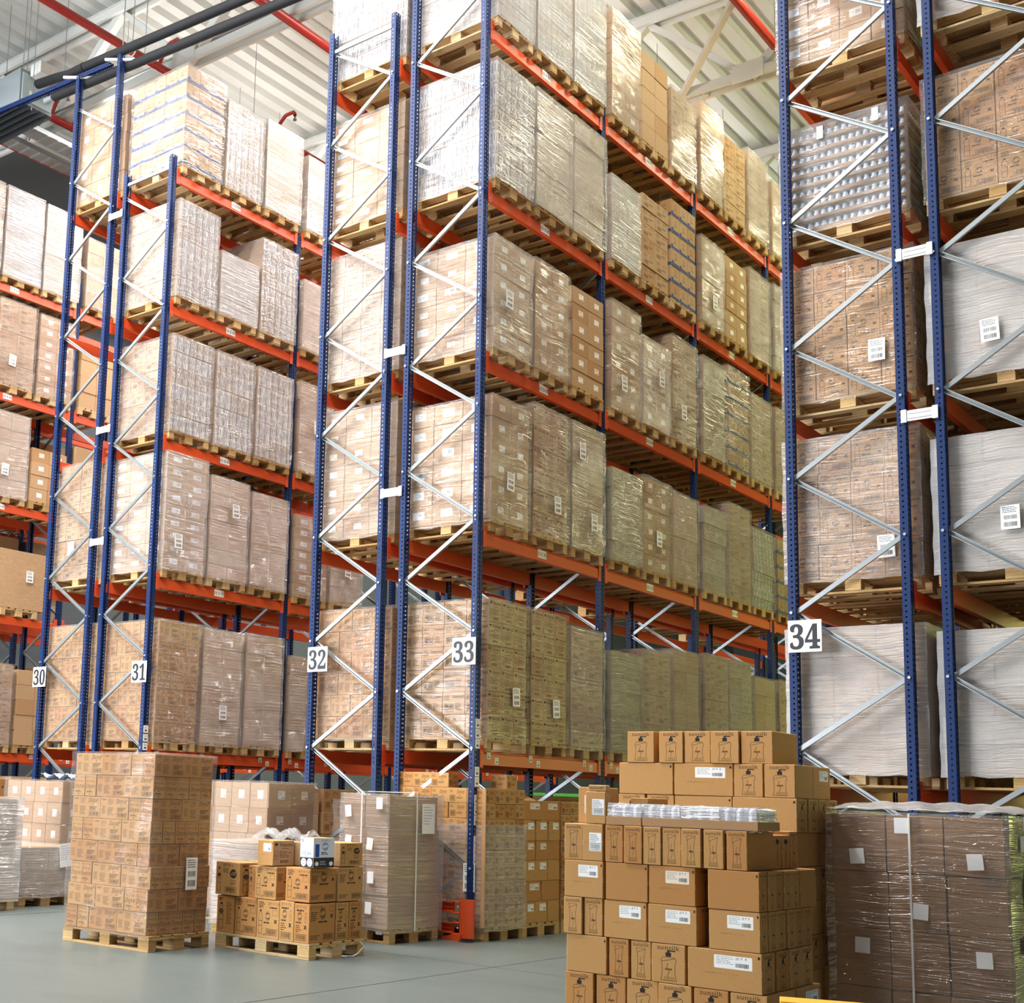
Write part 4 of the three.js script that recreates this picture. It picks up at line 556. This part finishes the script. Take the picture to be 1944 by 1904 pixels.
// floor places under rack 33
{
  const y0 = 0.146, o = thing('pallet_load', 'half-unwrapped pallet of small soap cartons under rack 33 beside the orange guard', 'pallet load', [-0.48, 0, -0.45]), r = rng(55);
  pallet(o, true, r);
  const hy = 0.163, put1 = (x, y, z, w, d, fz, fx) => { const m = part('carton', softBox(w - 0.004, hy - 0.003, d - 0.004, 0.003), cartonMats(fx, fz, r() < 0.3 ? 1 : 0), o, [x + w / 2 - 0.6, y + hy / 2, 0.4 - z - d / 2]); m.rotation.y = jit(0.02, r); };
  for (let j = 0; j < 10; j++) { for (let i = 0; i < 5; i++) if (j < 9 || i < 3) put1(i * 0.24 + jit(0.006, r), y0 + j * hy, 0, 0.24, 0.2, 'doveSmall', 'doveSmall'); if (j < 9) for (let k = 1; k < 4; k++) put1(0.96 + jit(0.004, r), y0 + j * hy, k * 0.2, 0.24, 0.2, 'doveSmall', 'doveSmall'); }
  put1(0.93, y0 + 9 * hy, 0.5, 0.22, 0.22, 'doveSmall', 'doveSmall');
  part('stretch_film', filmShell(1.23, 1.1, 0.83, 3), M.film.soft, o, [0, 0.13, 0]); part('edge_board', plainBox(0.05, 1.45, 0.012), M.kraft[1], o, [0.6, 0.87, 0.425]); part('shipping_label', cell('ship', 0.15, 0.3), M.sign, o, [0.42, 0.66, 0.425]);
  loosePallet(-0.48, 1.22, 'wooden pallet of stickered cartons standing under rack 33 lowest beam');
  const G = 'stickered cartons under rack 33'; const rows = ['bottom', 'second', 'third', 'fourth', 'fifth', 'top'], hs = [0.235, 0.225, 0.23, 0.215, 0.23, 0.22]; let y = 0.146;
  hs.forEach((h, j) => {
    const n = j === 1 || j === 5 ? 2 : 3, w = 0.8 / n; for (let k = 0; k < n; k++) if (!(j === 5 && k > 1)) { const d = w - 0.01; carton(-0.36, y, 0.83 + k * w + jit(0.008), 0.48, h, d, 'plainTick', k === (n - 1) && j < 4 ? 'plainTick' : 'labelSide', `stickered carton under rack 33, ${rows[j]} row, ${['nearest', 'middle', 'farthest'][k]} along the aisle`, G, jit(0.03), j % 2); } y += h;
  });
  [[0.84, 0.5], [0.98, -0.4], [1.3, 0.6]].forEach(([v, a], i) => { const m = part('carton_flap', plainBox(0.2, 0.004, 0.24, 0.001), M.kraft[1], scene, [-0.02 + (i - 1) * 0.05, y + 0.03 - (i === 2 ? 0.22 : 0), -v - 0.1]); m.rotation.z = a; tag(m, `raised brown flap of an opened carton under rack 33, ${['nearest', 'middle', 'farthest'][i]} one`, 'carton flap'); });
  onFloor({ h: 1.5, nx: 4, nz: 4, ny: 9, fx: 'doveSmall', fz: 'doveSmall', detail: false }, -0.5, 2.1, 'pallet of small soap cartons deepest of those under rack 33 first bay');
  
}
for (const [uo, dir, v0, n, name] of [[U31, 1, V31, [0, 1, 2, 3, 4, 5], 'shorter rack'], [U30, -1, V31, [0, 1, 2, 3, 4, 5], 'blue-railed rack'], [U29, 1, V31, [0, 1, 2, 3, 4], 'far rack'], [U29 - 2 * DEPTH - GAP, -1, V31, [0, 1, 2, 3, 4], 'rearmost rack'], [U32, -1, 0, [1, 2, 4, 5, 6, 8], 'rear centre rack']]) for (const i of n) onFloor({ h: 1.45 + (i * 37 % 5) * 0.04, nx: 1, nz: 2, ny: 4, fx: i % 2 ? 'plain' : 'prints', fz: 'plain', detail: false, tint: i % 3 }, uo - dir * DEPTH / 2, v0 + BAY * Math.floor(i / 3) + PW + 0.46 + 0.9 * (i % 3), `brown cartons on the floor under the ${name}, ${['first', 'second', 'third', 'fourth', 'fifth', 'sixth', 'seventh', 'eighth', 'ninth'][i]} place from its end`);
// goods in the cross aisle to the left
onFloor({ h: 1.6, nx: 4, nz: 2, ny: 5, fx: 'sticker', fz: 'sticker', wrap: 'clear', step: 0.02 }, -2.85, -0.44, 'wrapped cartons with white stickers standing before rack 32');
onFloor({ h: 1.42, nx: 2, nz: 2, ny: 3, fx: 'sWide', fz: 'sWide', wrap: 'soft', tint: 2 }, -1.62, 0.75, 'brownish wrapped load half hidden under the lowest beam of rack 32');
onFloor({ h: 1.54, nx: 4, nz: 2, ny: 5, fx: 'sticker', fz: 'sticker', wrap: 'clear', step: 0.02 }, -6.3, -0.62, 'wrapped cartons with white stickers standing before rack 31, left of the soap tower');
onFloor({ h: 0.72, nx: 3, nz: 2, ny: 2, fx: 'greyBox', fz: 'greyBox', wrap: 'milky', step: 0.014 }, -5.9, -1.52, 'low cloudy-wrapped pallet with a paper sheet, before the stickered cartons');
{ const p = part('paper_sheet', cell('sheet', 0.2, 0.29), M.sign, scene, [-5.245, 0.62, 1.28]); p.rotation.set(0, Math.PI / 2, 0.1); tag(p, 'white paper sheet stuck on the low cloudy-wrapped pallet', 'paper'); }
onFloor({ h: 1.31, nx: 2, nz: 2, ny: 3, fx: 'greyBox', fz: 'greyBox', wrap: 'white', step: 0.018 }, -5.62, -2.6, 'tall white-wrapped pallet load cut off at the picture edge');
onFloor({ h: 1.55, nx: 3, nz: 2, ny: 4, fx: 'sWide', fz: 'sFront', tint: 1 }, -8.0, -0.7, 'unwrapped printed cartons behind the tall white-wrapped load');
{ const g = new THREE.PlaneGeometry(0.7, 0.4, 24, 14), P = g.attributes.position, q = rng(8); for (let i = 0; i < P.count; i++) P.setZ(i, 0.02 + 0.03 * Math.sin(P.getX(i) * 24) * Math.cos(P.getY(i) * 19) + q() * 0.03); g.rotateX(-Math.PI / 2); g.computeVertexNormals(); tag(part('film_scraps', g, std({ color: 0x9fb6dd, roughness: 0.35, side: THREE.DoubleSide }), scene, [-6.15, 1.575, 0.6]), 'bluish crumpled plastic film on top of the stickered cartons', 'plastic film'); }
for (const [t, u, v, h] of [['34', 3.9, 0.75, 1.2], ['35', 5.3, 0.75, 1.22]]) onFloor({ h, nx: 3, nz: 2, ny: 4, fx: 'plain', fz: 'plain', detail: false }, u, v, t === '34' ? 'plain cartons on the floor below the front rack' : 'plain cartons on the floor below the dim rack backing it');
carton(3.95, 1.205, 0.4, 0.4, 0.27, 0.3, 'sFront', 'sThin', 'printed carton under rack 34, showing above the strapped dark pallet');
carton(3.4, 1.205, 0.4, 0.5, 0.16, 0.3, 'pump', 'plain', 'low carton under rack 34 beside the printed one');

// ------------------------------------------------------------------ pump-bottle cartons, near pile
const OR = ['first', 'second', 'third', 'fourth', 'fifth', 'sixth', 'seventh', 'eighth'];
const WORDS = { tube: 'tube-printed carton', pump: 'pump-bottle carton', labelSide: 'long carton with a white label', plain: 'blank carton', plainTick: 'blank carton', rexona: 'carton with a square barcode label', lotion: 'slim drop-printed carton', rexonaFlap: 'low printed carton' };
// rows: list from the top; each entry [kind, width, depth, gap before]; side cartons follow behind the last one: [kind, depth]
function pile(u0, v0, top, hh, rows, who) {
  rows.forEach(([front, side, dx = 0], j) => {
    const last = j === rows.length - 1, h = last ? top - j * hh - 0.146 : hh, y = top - j * hh - h; let u = u0 + dx, n = 0, lastW = 0, lastD = 0;
    for (const [k, w, d, gap = 0, turn = 0] of front) { u += gap; carton(u, y, v0 + jit(0.008), w, h, d, k, k === 'tube' || k === 'pump' ? 'goldPlain' : h > 0 ? (d < 0.14 ? 'tube' : 'pump') : 'goldPlain', `${WORDS[k]}, ${OR[j]} row of the ${who}, ${OR[n++]} along its front`, `bottle cartons in the ${who}`, turn + jit(0.012), R0() < 0.35 ? 1 : 0); u += w; lastW = w; lastD = d; }
    let v = v0 + lastD + 0.004, m = 0; for (const [k, d, w = 0.3] of side) { carton(u - w + jit(0.004), y, v, w, h - (k === 'lotion' ? 0.02 : 0), d, 'goldPlain', k, `${WORDS[k]}, ${OR[j]} row of the ${who}, ${OR[m++]} behind its corner`, `bottle cartons in the ${who}`, jit(0.014), R0() < 0.35 ? 1 : 0); v += d + 0.004; }
    // a plain carton fills the row behind the front ones
    carton(u0 + 0.02 + dx, y, v0 + 0.44, 0.72, h, 0.34, 'goldPlain', 'goldPlain', `hidden blank carton at the back of the ${OR[j]} row, ${who}`);
  });
}
loosePallet(4.7, -4.93, 'wooden pallet below the near pile of pump-bottle cartons');
{
  const T = 'tube', P = 'pump', L = 'labelSide', B = 'plainTick', h = 0.199, tb = ['tube', 0.1, 0.27], side8 = (k, d, n, w = 0.27) => Array(n).fill([k, d, w]);
  pile(4.16, -5.33, 1.387, h, [
    [[[T, 0.115, 0.25, -0.01, 0.06], [ 'rexona', 0.125, 0.25, 0.005], [T, 0.108, 0.42, 0.01], [T, 0.108, 0.42, 0.008], [T, 0.105, 0.42, 0.003], [T, 0.108, 0.42], [T, 0.11, 0.42, 0.003], [T, 0.11, 0.42, 0.01], [T, 0.112, 0.34, 0.012]], [['lotion', 0.11, 0.2], ['lotion', 0.11, 0.2], ['tube', 0.11, 0.2]]],
    [[[L, 0.238, 0.4], [B, 0.248, 0.4, 0.012], [L, 0.262, 0.4, 0.004], [B, 0.27, 0.1, 0.065]], [...side8(T, 0.105, 4), [B, 0.24, 0.27]]],
    [[[T, 0.115, 0.4], [T, 0.115, 0.4, 0.005], [L, 0.25, 0.4, 0.006], [L, 0.27, 0.4, 0.006], [L, 0.27, 0.1, 0.065]], side8(T, 0.118, 5)],
    [[[B, 0.245, 0.4, 0.012], [T, 0.117, 0.4, 0.014], [T, 0.117, 0.4, 0.008], [P, 0.19, 0.4, 0.006], [L, 0.39, 0.17, 0.01]], side8(P, 0.17, 3)],
    [[[P, 0.175, 0.4, 0.01], [P, 0.175, 0.4, 0.008], [P, 0.18, 0.4, 0.004], [P, 0.185, 0.4, 0.006], [P, 0.185, 0.4, 0.01], [P, 0.19, 0.38, 0.004]], [[L, 0.36, 0.3]]],
    [[[L, 0.36, 0.17, 0.01], [P, 0.185, 0.4, 0.005], [P, 0.185, 0.4, 0.005], [B, 0.37, 0.17, 0.006]], side8(P, 0.17, 3)],
  ], 'near pile');
  // two barcode cartons and their open flaps standing on the left end
  const G = 'barcode cartons on the near pile';
  carton(4.205, 1.389, -5.26, 0.12, 0.2, 0.25, 'rexona', 'goldPlain', 'taller barcode carton at the back left top of the near pile', G); carton(4.285, 1.389, -5.325, 0.125, 0.175, 0.055, 'rexona', 'goldPlain', 'barcode carton standing in front at the left top of near pile', G);
  carton(4.3, 1.566, -5.32, 0.11, 0.035, 0.05, 'rexonaFlap', 'goldPlain', 'low lettered strip of carton on the front barcode carton', G, 0.05); carton(4.415, 1.389, -5.05, 0.11, 0.15, 0.25, 'rexonaFlap', 'goldPlain', 'low lettered carton behind the tray of wrapped bottles', G);
  // trays of shrink-wrapped bottles along the top
  for (let i = 0; i < 4; i++) {
    const w = [0.205, 0.215, 0.215, 0.2][i], u = 4.415 + i * 0.213, o = thing('bottle_tray', `open carton tray of white film-wrapped bottles, ${OR[i]} from the left on near pile`, 'tray', [u + w / 2, 1.389, 5.325 - 0.14], jit(0.01), 'trays on the near pile');
    part('tray', merged([moved(plainBox(w, 0.005, 0.28), 0, 0.003, 0), ...[-1, 1].map((s) => moved(plainBox(w, 0.045, 0.005), 0, 0.023, s * 0.14)), ...[-1, 1].map((s) => moved(plainBox(0.005, 0.045, 0.28), s * w / 2, 0.023, 0))]), M.kraft[1], o);
    const bottle = memo('lying', () => new THREE.CapsuleGeometry(0.026, 0.055, 5, 12)), bm = phys({ color: 0xe6ebf4, roughness: 0.35, clearcoat: 0.4 });
    for (let a = 0; a < 3; a++) for (let b = 0; b < 4; b++) part('bottle', bottle, bm, o, [-0.064 + a * 0.064, 0.06, 0.1 - b * 0.066]);
    part('shrink_film', filmShell(w - 0.012, 0.105, 0.27, i), M.film.white, o, [0, 0.012, 0]);
  }
}
// far pile
loosePallet(4.35, -3.5, 'wooden pallet below the tall far pile of pump-bottle cartons');
{
  const P = 'pump', L = 'labelSide', B = 'plainTick', h = 0.2035, n = (k, w, d, c, g = 0.006) => Array.from({ length: c }, () => [k, w, d, g]);
  pile(3.76, -3.93, 1.976, h, [
    [[[P, 0.19, 0.4], [P, 0.165, 0.4, 0.035], [P, 0.175, 0.4, 0.006], [P, 0.185, 0.4, 0.006], [P, 0.2, 0.42, 0.004]], [], 0.06],
    [[[B, 0.38, 0.4], [L, 0.39, 0.4, 0.006], [P, 0.185, 0.26, 0.008], [P, 0.19, 0.3, 0.008]], [[L, 0.3, 0.3]], 0],
    [[[P, 0.19, 0.4], [P, 0.19, 0.4, 0.01], [B, 0.38, 0.17, 0.005], [B, 0.4, 0.17, 0.006]], [[P, 0.17], [P, 0.17], [P, 0.17]], -0.005],
    [[[L, 0.38, 0.4], [B, 0.38, 0.4, 0.006], [P, 0.19, 0.4, 0.006], [P, 0.2, 0.4, 0.006]], [[L, 0.36]], 0],
    [[[P, 0.19, 0.4], [P, 0.19, 0.4, 0.006], [B, 0.38, 0.17, 0.005], [B, 0.4, 0.17, 0.006]], [[P, 0.17], [P, 0.17], [P, 0.17]], -0.01],
    [[[L, 0.38, 0.4], [B, 0.38, 0.4, 0.006], [P, 0.19, 0.4, 0.006], [P, 0.2, 0.4, 0.006]], [[L, 0.36]], 0.005],
    [[[P, 0.19, 0.4], [P, 0.19, 0.4, 0.006], [B, 0.38, 0.17, 0.005], [B, 0.4, 0.17, 0.006]], [[P, 0.17], [P, 0.17], [P, 0.17]], 0],
    [[[L, 0.38, 0.4], [B, 0.38, 0.4, 0.006], [P, 0.19, 0.4, 0.006], [P, 0.2, 0.4, 0.006]], [[L, 0.36]], 0],
    [[[B, 0.38, 0.4], [B, 0.38, 0.4, 0.006], [P, 0.19, 0.4, 0.006], [P, 0.2, 0.4, 0.006]], [[B, 0.36]], 0],
  ], 'far pile');
}
// wrapped, strapped pallet at the right
{
  const o = onFloor({ h: 1.49, w: 0.96, d: 1.1, nx: 3, nz: 3, ny: 4, fx: 'plain', fz: 'plain', wrap: 'clear', step: 0.012, tint: 1, pallet: true }, 5.5, -3.06, 'wrapped pallet of dull brown cartons with white strap, at the lower right corner');
  part('strap', plainBox(0.012, 1.4, 0.004, 0.001), M.strap, o, [-0.02, 0.8, 0.585]); part('strap', plainBox(0.004, 1.4, 0.012, 0.001), M.strap, o, [0.515, 0.8, 0.25]); part('strap', plainBox(0.012, 0.004, 1.16, 0.001), M.strap, o, [-0.02, 1.525, 0]);
  const cv = new THREE.PlaneGeometry(1.0, 1.16, 26, 30), cp = cv.attributes.position, cq = rng(15); for (let i = 0; i < cp.count; i++) { const ex = Math.max(Math.abs(cp.getX(i)) / 0.5, Math.abs(cp.getY(i)) / 0.58); cp.setZ(i, (1 - ex ** 4) * 0.05 + 0.006 * Math.sin(cp.getX(i) * 31 + cp.getY(i) * 11) + cq() * 0.005); } cv.rotateX(-Math.PI / 2); cv.computeVertexNormals(); part('film_cover', cv, M.film.white, o, [0, 1.52, 0]).userData.label = 'white film sheet drawn over the top';
  for (const [x, y] of [[-0.32, 1.24], [-0.06, 1.43], [0.33, 1.24], [0.03, 0.94], [-0.3, 0.72], [0.36, 0.7]]) part('paper_tag', plainBox(0.085, 0.09, 0.003, 0.001), M.paper, o, [x, y, 0.583]).rotation.z = jit(0.08);
  for (const [z, y, h] of [[0.3, 1.35, 0.09], [0.18, 1.05, 0.3], [0.3, 0.78, 0.1]]) part('paper_tag', plainBox(0.003, h, 0.13, 0.001), M.paper, o, [0.517, y, z]);
}
// column guard at the foot of rack 33
{
  const o = thing('column_guard', 'orange steel guard with two rails round the foot of the sign 33 post', 'guard', [-0.03, 0, 0.04]);
  const s = new THREE.Shape(), pts = []; for (let i = 0; i <= 12; i++) { const a = Math.PI * (0.02 + 0.96 * i / 12); pts.push([0.095 * Math.cos(a), 0.05 * Math.sin(a)]); } pts.forEach(([x, y], i) => (i ? s.lineTo(x, y) : s.moveTo(x, y))); [...pts].reverse().forEach(([x, y]) => s.lineTo(x * 0.92, y * 0.9));
  part('shield', new THREE.ExtrudeGeometry(s, { depth: 0.41, bevelEnabled: false }).rotateX(-Math.PI / 2).rotateY(0).translate(0, 0.03, 0).applyMatrix4(new THREE.Matrix4().makeRotationY(Math.PI)), M.orange, o).rotation.y = 0;
  for (const y of [0.13, 0.35]) { const c = new THREE.Shape(); [[0, 0], [0.045, 0], [0.045, 0.012], [0.012, 0.022], [0.012, 0.045], [0.03, 0.05], [0.03, 0.062], [0.012, 0.066], [0.012, 0.088], [0.045, 0.1], [0.045, 0.112], [0, 0.112]].forEach(([a, b], i) => (i ? c.lineTo(a, b) : c.moveTo(a, b))); part('guard_rail', new THREE.ExtrudeGeometry(c, { depth: 1.0, bevelEnabled: false }).rotateY(-Math.PI / 2).translate(-0.16, y - 0.06, 0.0), M.orange, o); part('rail_end', merged([moved(plainBox(0.09, 0.012, 0.06), -0.12, y + 0.055, 0.02), moved(plainBox(0.09, 0.012, 0.06), -0.12, y - 0.06, 0.02)]), M.orange, o); part('bolt', new THREE.SphereGeometry(0.012, 10, 8), M.bolt, o, [-0.1, y, 0.03]); }
  const f = new THREE.Shape(); [[0, 0], [-0.24, 0], [-0.24, 0.02], [-0.1, 0.07], [0, 0.07]].forEach(([a, b], i) => (i ? f.lineTo(a, b) : f.moveTo(a, b))); part('foot_bracket', new THREE.ExtrudeGeometry(f, { depth: 0.02, bevelEnabled: false }).translate(-0.04, 0, 0.05), M.orange, o);
  part('floor_plate', plainBox(0.14, 0.012, 0.1), M.dark, o, [0.03, 0.006, 0.05]);
}
// stack of empty pallets just in front of the lens, only its top edge in view
for (let i = 0; i < 5; i++) { const o = thing('pallet', `empty pallet at the bottom picture edge, ${['lowest', 'second lowest', 'middle', 'second highest', 'topmost'][i]} of its stack`, 'pallet', [6.397, i * 0.145, 6.354], 0.385); part(i === 4 ? 'boards' : 'boards', palMerged, i === 4 ? M.amber : M.wood[1], o); }
// green crate far down the neighbouring aisle
{ const o = thing('crate', 'bright green plastic crate seen through the gap under rack 33', 'crate', [-3.6, 0, -8.1]); for (let i = 0; i < 4; i++) part('crate_tier', merged([moved(plainBox(1.2, 0.36, 0.05), 0, 0.2, 0.4), moved(plainBox(1.2, 0.36, 0.05), 0, 0.2, -0.4), moved(plainBox(0.05, 0.36, 0.8), 0.58, 0.2, 0), moved(plainBox(0.05, 0.36, 0.8), -0.58, 0.2, 0), moved(plainBox(1.2, 0.03, 0.8), 0, 0.02, 0), moved(plainBox(1.25, 0.05, 0.88), 0, 0.38, 0)]), M.greenCrate, o, [0, i * 0.41, 0]); }
// ------------------------------------------------------------------ under the roof
for (const [u, v0, v1] of [[-12.7, -4, 30], [-11.1, -4, 30], [-8.1, -6, 30], [-5.3, -6, 30], [-2.4, 2, 30], [0.6, 3, 30], [3.5, 2, 30]]) {
  const y = chordY(u) - 0.2, o = thing('sprinkler_pipe', `red sprinkler pipe under the roof, ${{ '-12.7': 'leftmost, close to the left wall', '-11.1': 'second from the left wall one, above the far rack', '-8.1': 'above the blue-railed rack', '-5.3': 'above the aisle of the shorter rack', '-2.4': 'above the rear centre rack', '0.6': 'above the centre rack with its aisle', '3.5': 'above the front rack' }[u]}`, 'pipe', [u, y, 0]);
  part('pipe_run', pipe([[0, 0, -v0], [0, 0, -(v0 + v1) / 2], [0, 0, -v1]], 0.075, 40, 14), M.red, o);
  for (let v = Math.max(v0, 0) + 1.4; v < 20; v += 3) { part('pipe_clip', new THREE.TorusGeometry(0.082, 0.012, 8, 20), M.zinc, o, [0, 0, -v]); part('clip_rod', plainBox(0.01, roofY(u) - y - 0.08, 0.01, 0.001), M.galv, o, [0, (roofY(u) - y) / 2 + 0.04, -v]); part('sprinkler_drop', pipe([[0, 0, -v - 0.6], [0.12, 0.22, -v - 0.6], [0.26, 0.34, -v - 0.6], [0.48, 0.34, -v - 0.6], [0.5, 0.26, -v - 0.6]], 0.035, 16, 10), M.red, o); part('sprinkler_head', new THREE.CylinderGeometry(0.012, 0.04, 0.07, 10), M.galv, o, [0.5, 0.2, -v - 0.6]); }
}
// insulated heating pipes and blue rail along the tall posts of rack 30
const slopeY = (u) => 12.88 - 0.0735 * (u + 7.0);
[[0.11, 0.0, 'upper'], [-0.12, 0.1, 'lower']].forEach(([dy, dz, n]) => { const o = thing('insulated_pipe', `black insulated heating pipe, ${n} of the two beside the blue rail`, 'pipe', [0, 0, 0]); const e = n === 'upper' ? -8.0 : -8.9; part('pipe_run', pipe([[4, slopeY(4) + dy, -0.35 - dz], [-3, slopeY(-3) + dy, -0.35 - dz], [e, slopeY(e) + dy, -0.35 - dz]], 0.075, 40, 14), M.rubber, o); if (n === 'lower') part('valve', merged([new THREE.CylinderGeometry(0.05, 0.05, 0.2, 12).rotateZ(Math.PI / 2).toNonIndexed().translate(-9.05, slopeY(-9) + dy, -0.45)]), M.greySteel, o); else part('hose', pipe([[-8.0, slopeY(-8) + dy, -0.35], [-8.5, slopeY(-8.5) + dy + 0.04, -0.42], [-9.0, slopeY(-9) + 0.3, -0.55], [-9.6, slopeY(-9.6) + 0.38, -0.6]], 0.08, 24, 12), M.rubber, o); });
{
  const o = thing('mounting_rail', 'perforated blue steel rail running over the tall rack 30 posts', 'rail', [0, 0, 0]);
  const m = part('rail', postGeo(5), M.blue, o, [-7.35, slopeY(-7.35) + 0.0, -0.32]); m.quaternion.setFromUnitVectors(new THREE.Vector3(0, 1, 0), new THREE.Vector3(-1, 0.0735, 0).normalize());
  for (const u of [-7.0, -8.05]) part('rail_bracket', merged([bar([u - 0.3, slopeY(u) - 0.02, -0.2], [u + 0.3, slopeY(u) - 0.1, -0.5], 0.04, 0.04)]), M.zinc, o);
  for (const u of [-7.25, -6.7, -9.6, -8.75]) part('hanger_rod', plainBox(0.012, 3, 0.012, 0.001), M.galv, o, [u, slopeY(u) + 1.35, -0.5]);
}
{
  const o = thing('fan_heater', 'grey ceiling fan heater with black louvres hung beside rack 30', 'heater', [-10.6, 13.15, -0.75], 0.0);
  part('casing', plainBox(1.5, 0.62, 0.7, 0.01), M.greySteel, o, [0, 0.31, 0]); part('end_plate', plainBox(0.02, 0.5, 0.62, 0.006), std({ color: 0xa9bcc0, roughness: 0.4 }), o, [0.765, 0.3, 0]);
  for (let i = 0; i < 5; i++) { const l = part('louvre', plainBox(1.5, 0.02, 0.2, 0.004), M.dark, o, [0, -0.07, 0.28 - i * 0.14]); l.rotation.x = 0.6; }
  part('control_box', plainBox(0.06, 0.16, 0.2), M.white, o, [0.8, 0.3, -0.2]); part('switch', plainBox(0.02, 0.05, 0.05), M.red, o, [0.84, 0.32, -0.2]); part('junction_box', plainBox(0.3, 0.24, 0.3, 0.03), M.white, o, [0.95, 0.6, 0.05]);
  for (const x of [-0.6, 0.6]) part('hanger_rod', plainBox(0.012, 2.4, 0.012, 0.001), M.galv, o, [x, 1.8, 0.2]);
  part('sticker', plainBox(0.004, 0.12, 0.08, 0.001), M.paper, o, [0.778, 0.2, 0.12]);
}
[[-11.3, 13.6], [-11.85, 13.55]].forEach(([u, y], i) => {
  const o = thing('cable_tray', `perforated galvanised cable tray under the roof left of rack 30, ${i ? 'lower' : 'upper'} one`, 'cable tray', [u, y, 0]);
  part('tray_floor', plainBox(0.34, 0.006, 16, 0.001), M.galv, o, [0, 0, -4]);
  for (const s of [-1, 1]) part('tray_side', plainBox(0.006, 0.09, 16, 0.001), M.galv, o, [s * 0.17, 0.045, -4]);
  for (let k = 0; k < 60; k++) part('rung', plainBox(0.34, 0.012, 0.05, 0.002), M.greySteel, o, [0, -0.008, 3 - k * 0.25]);
  for (const v of [-2, 1, 4, 7]) part('hanger_rod', plainBox(0.012, chordY(u) - y + 1.6, 0.012, 0.001), M.galv, o, [0.14, (chordY(u) - y + 1.6) / 2, -v]);
});
// bundle of thin conduits dropping beside the heater
for (let i = 0; i < 4; i++) tag(part('conduit', pipe([[-11.7 + i * 0.1, 13.62, -1.9], [-11.7 + i * 0.1, 13.9, -1.95], [-11.5 + i * 0.1, 14.2, -2.2], [-8, 14.45, -2.6 - i * 0.05], [-2, 14.3, -2.6 - i * 0.05]], 0.018, 40, 6), M.galv, scene), `thin grey conduit bending up to the truss beside the heater, ${OR[i]} of four`, 'conduit');

renderer.render(scene, camera);
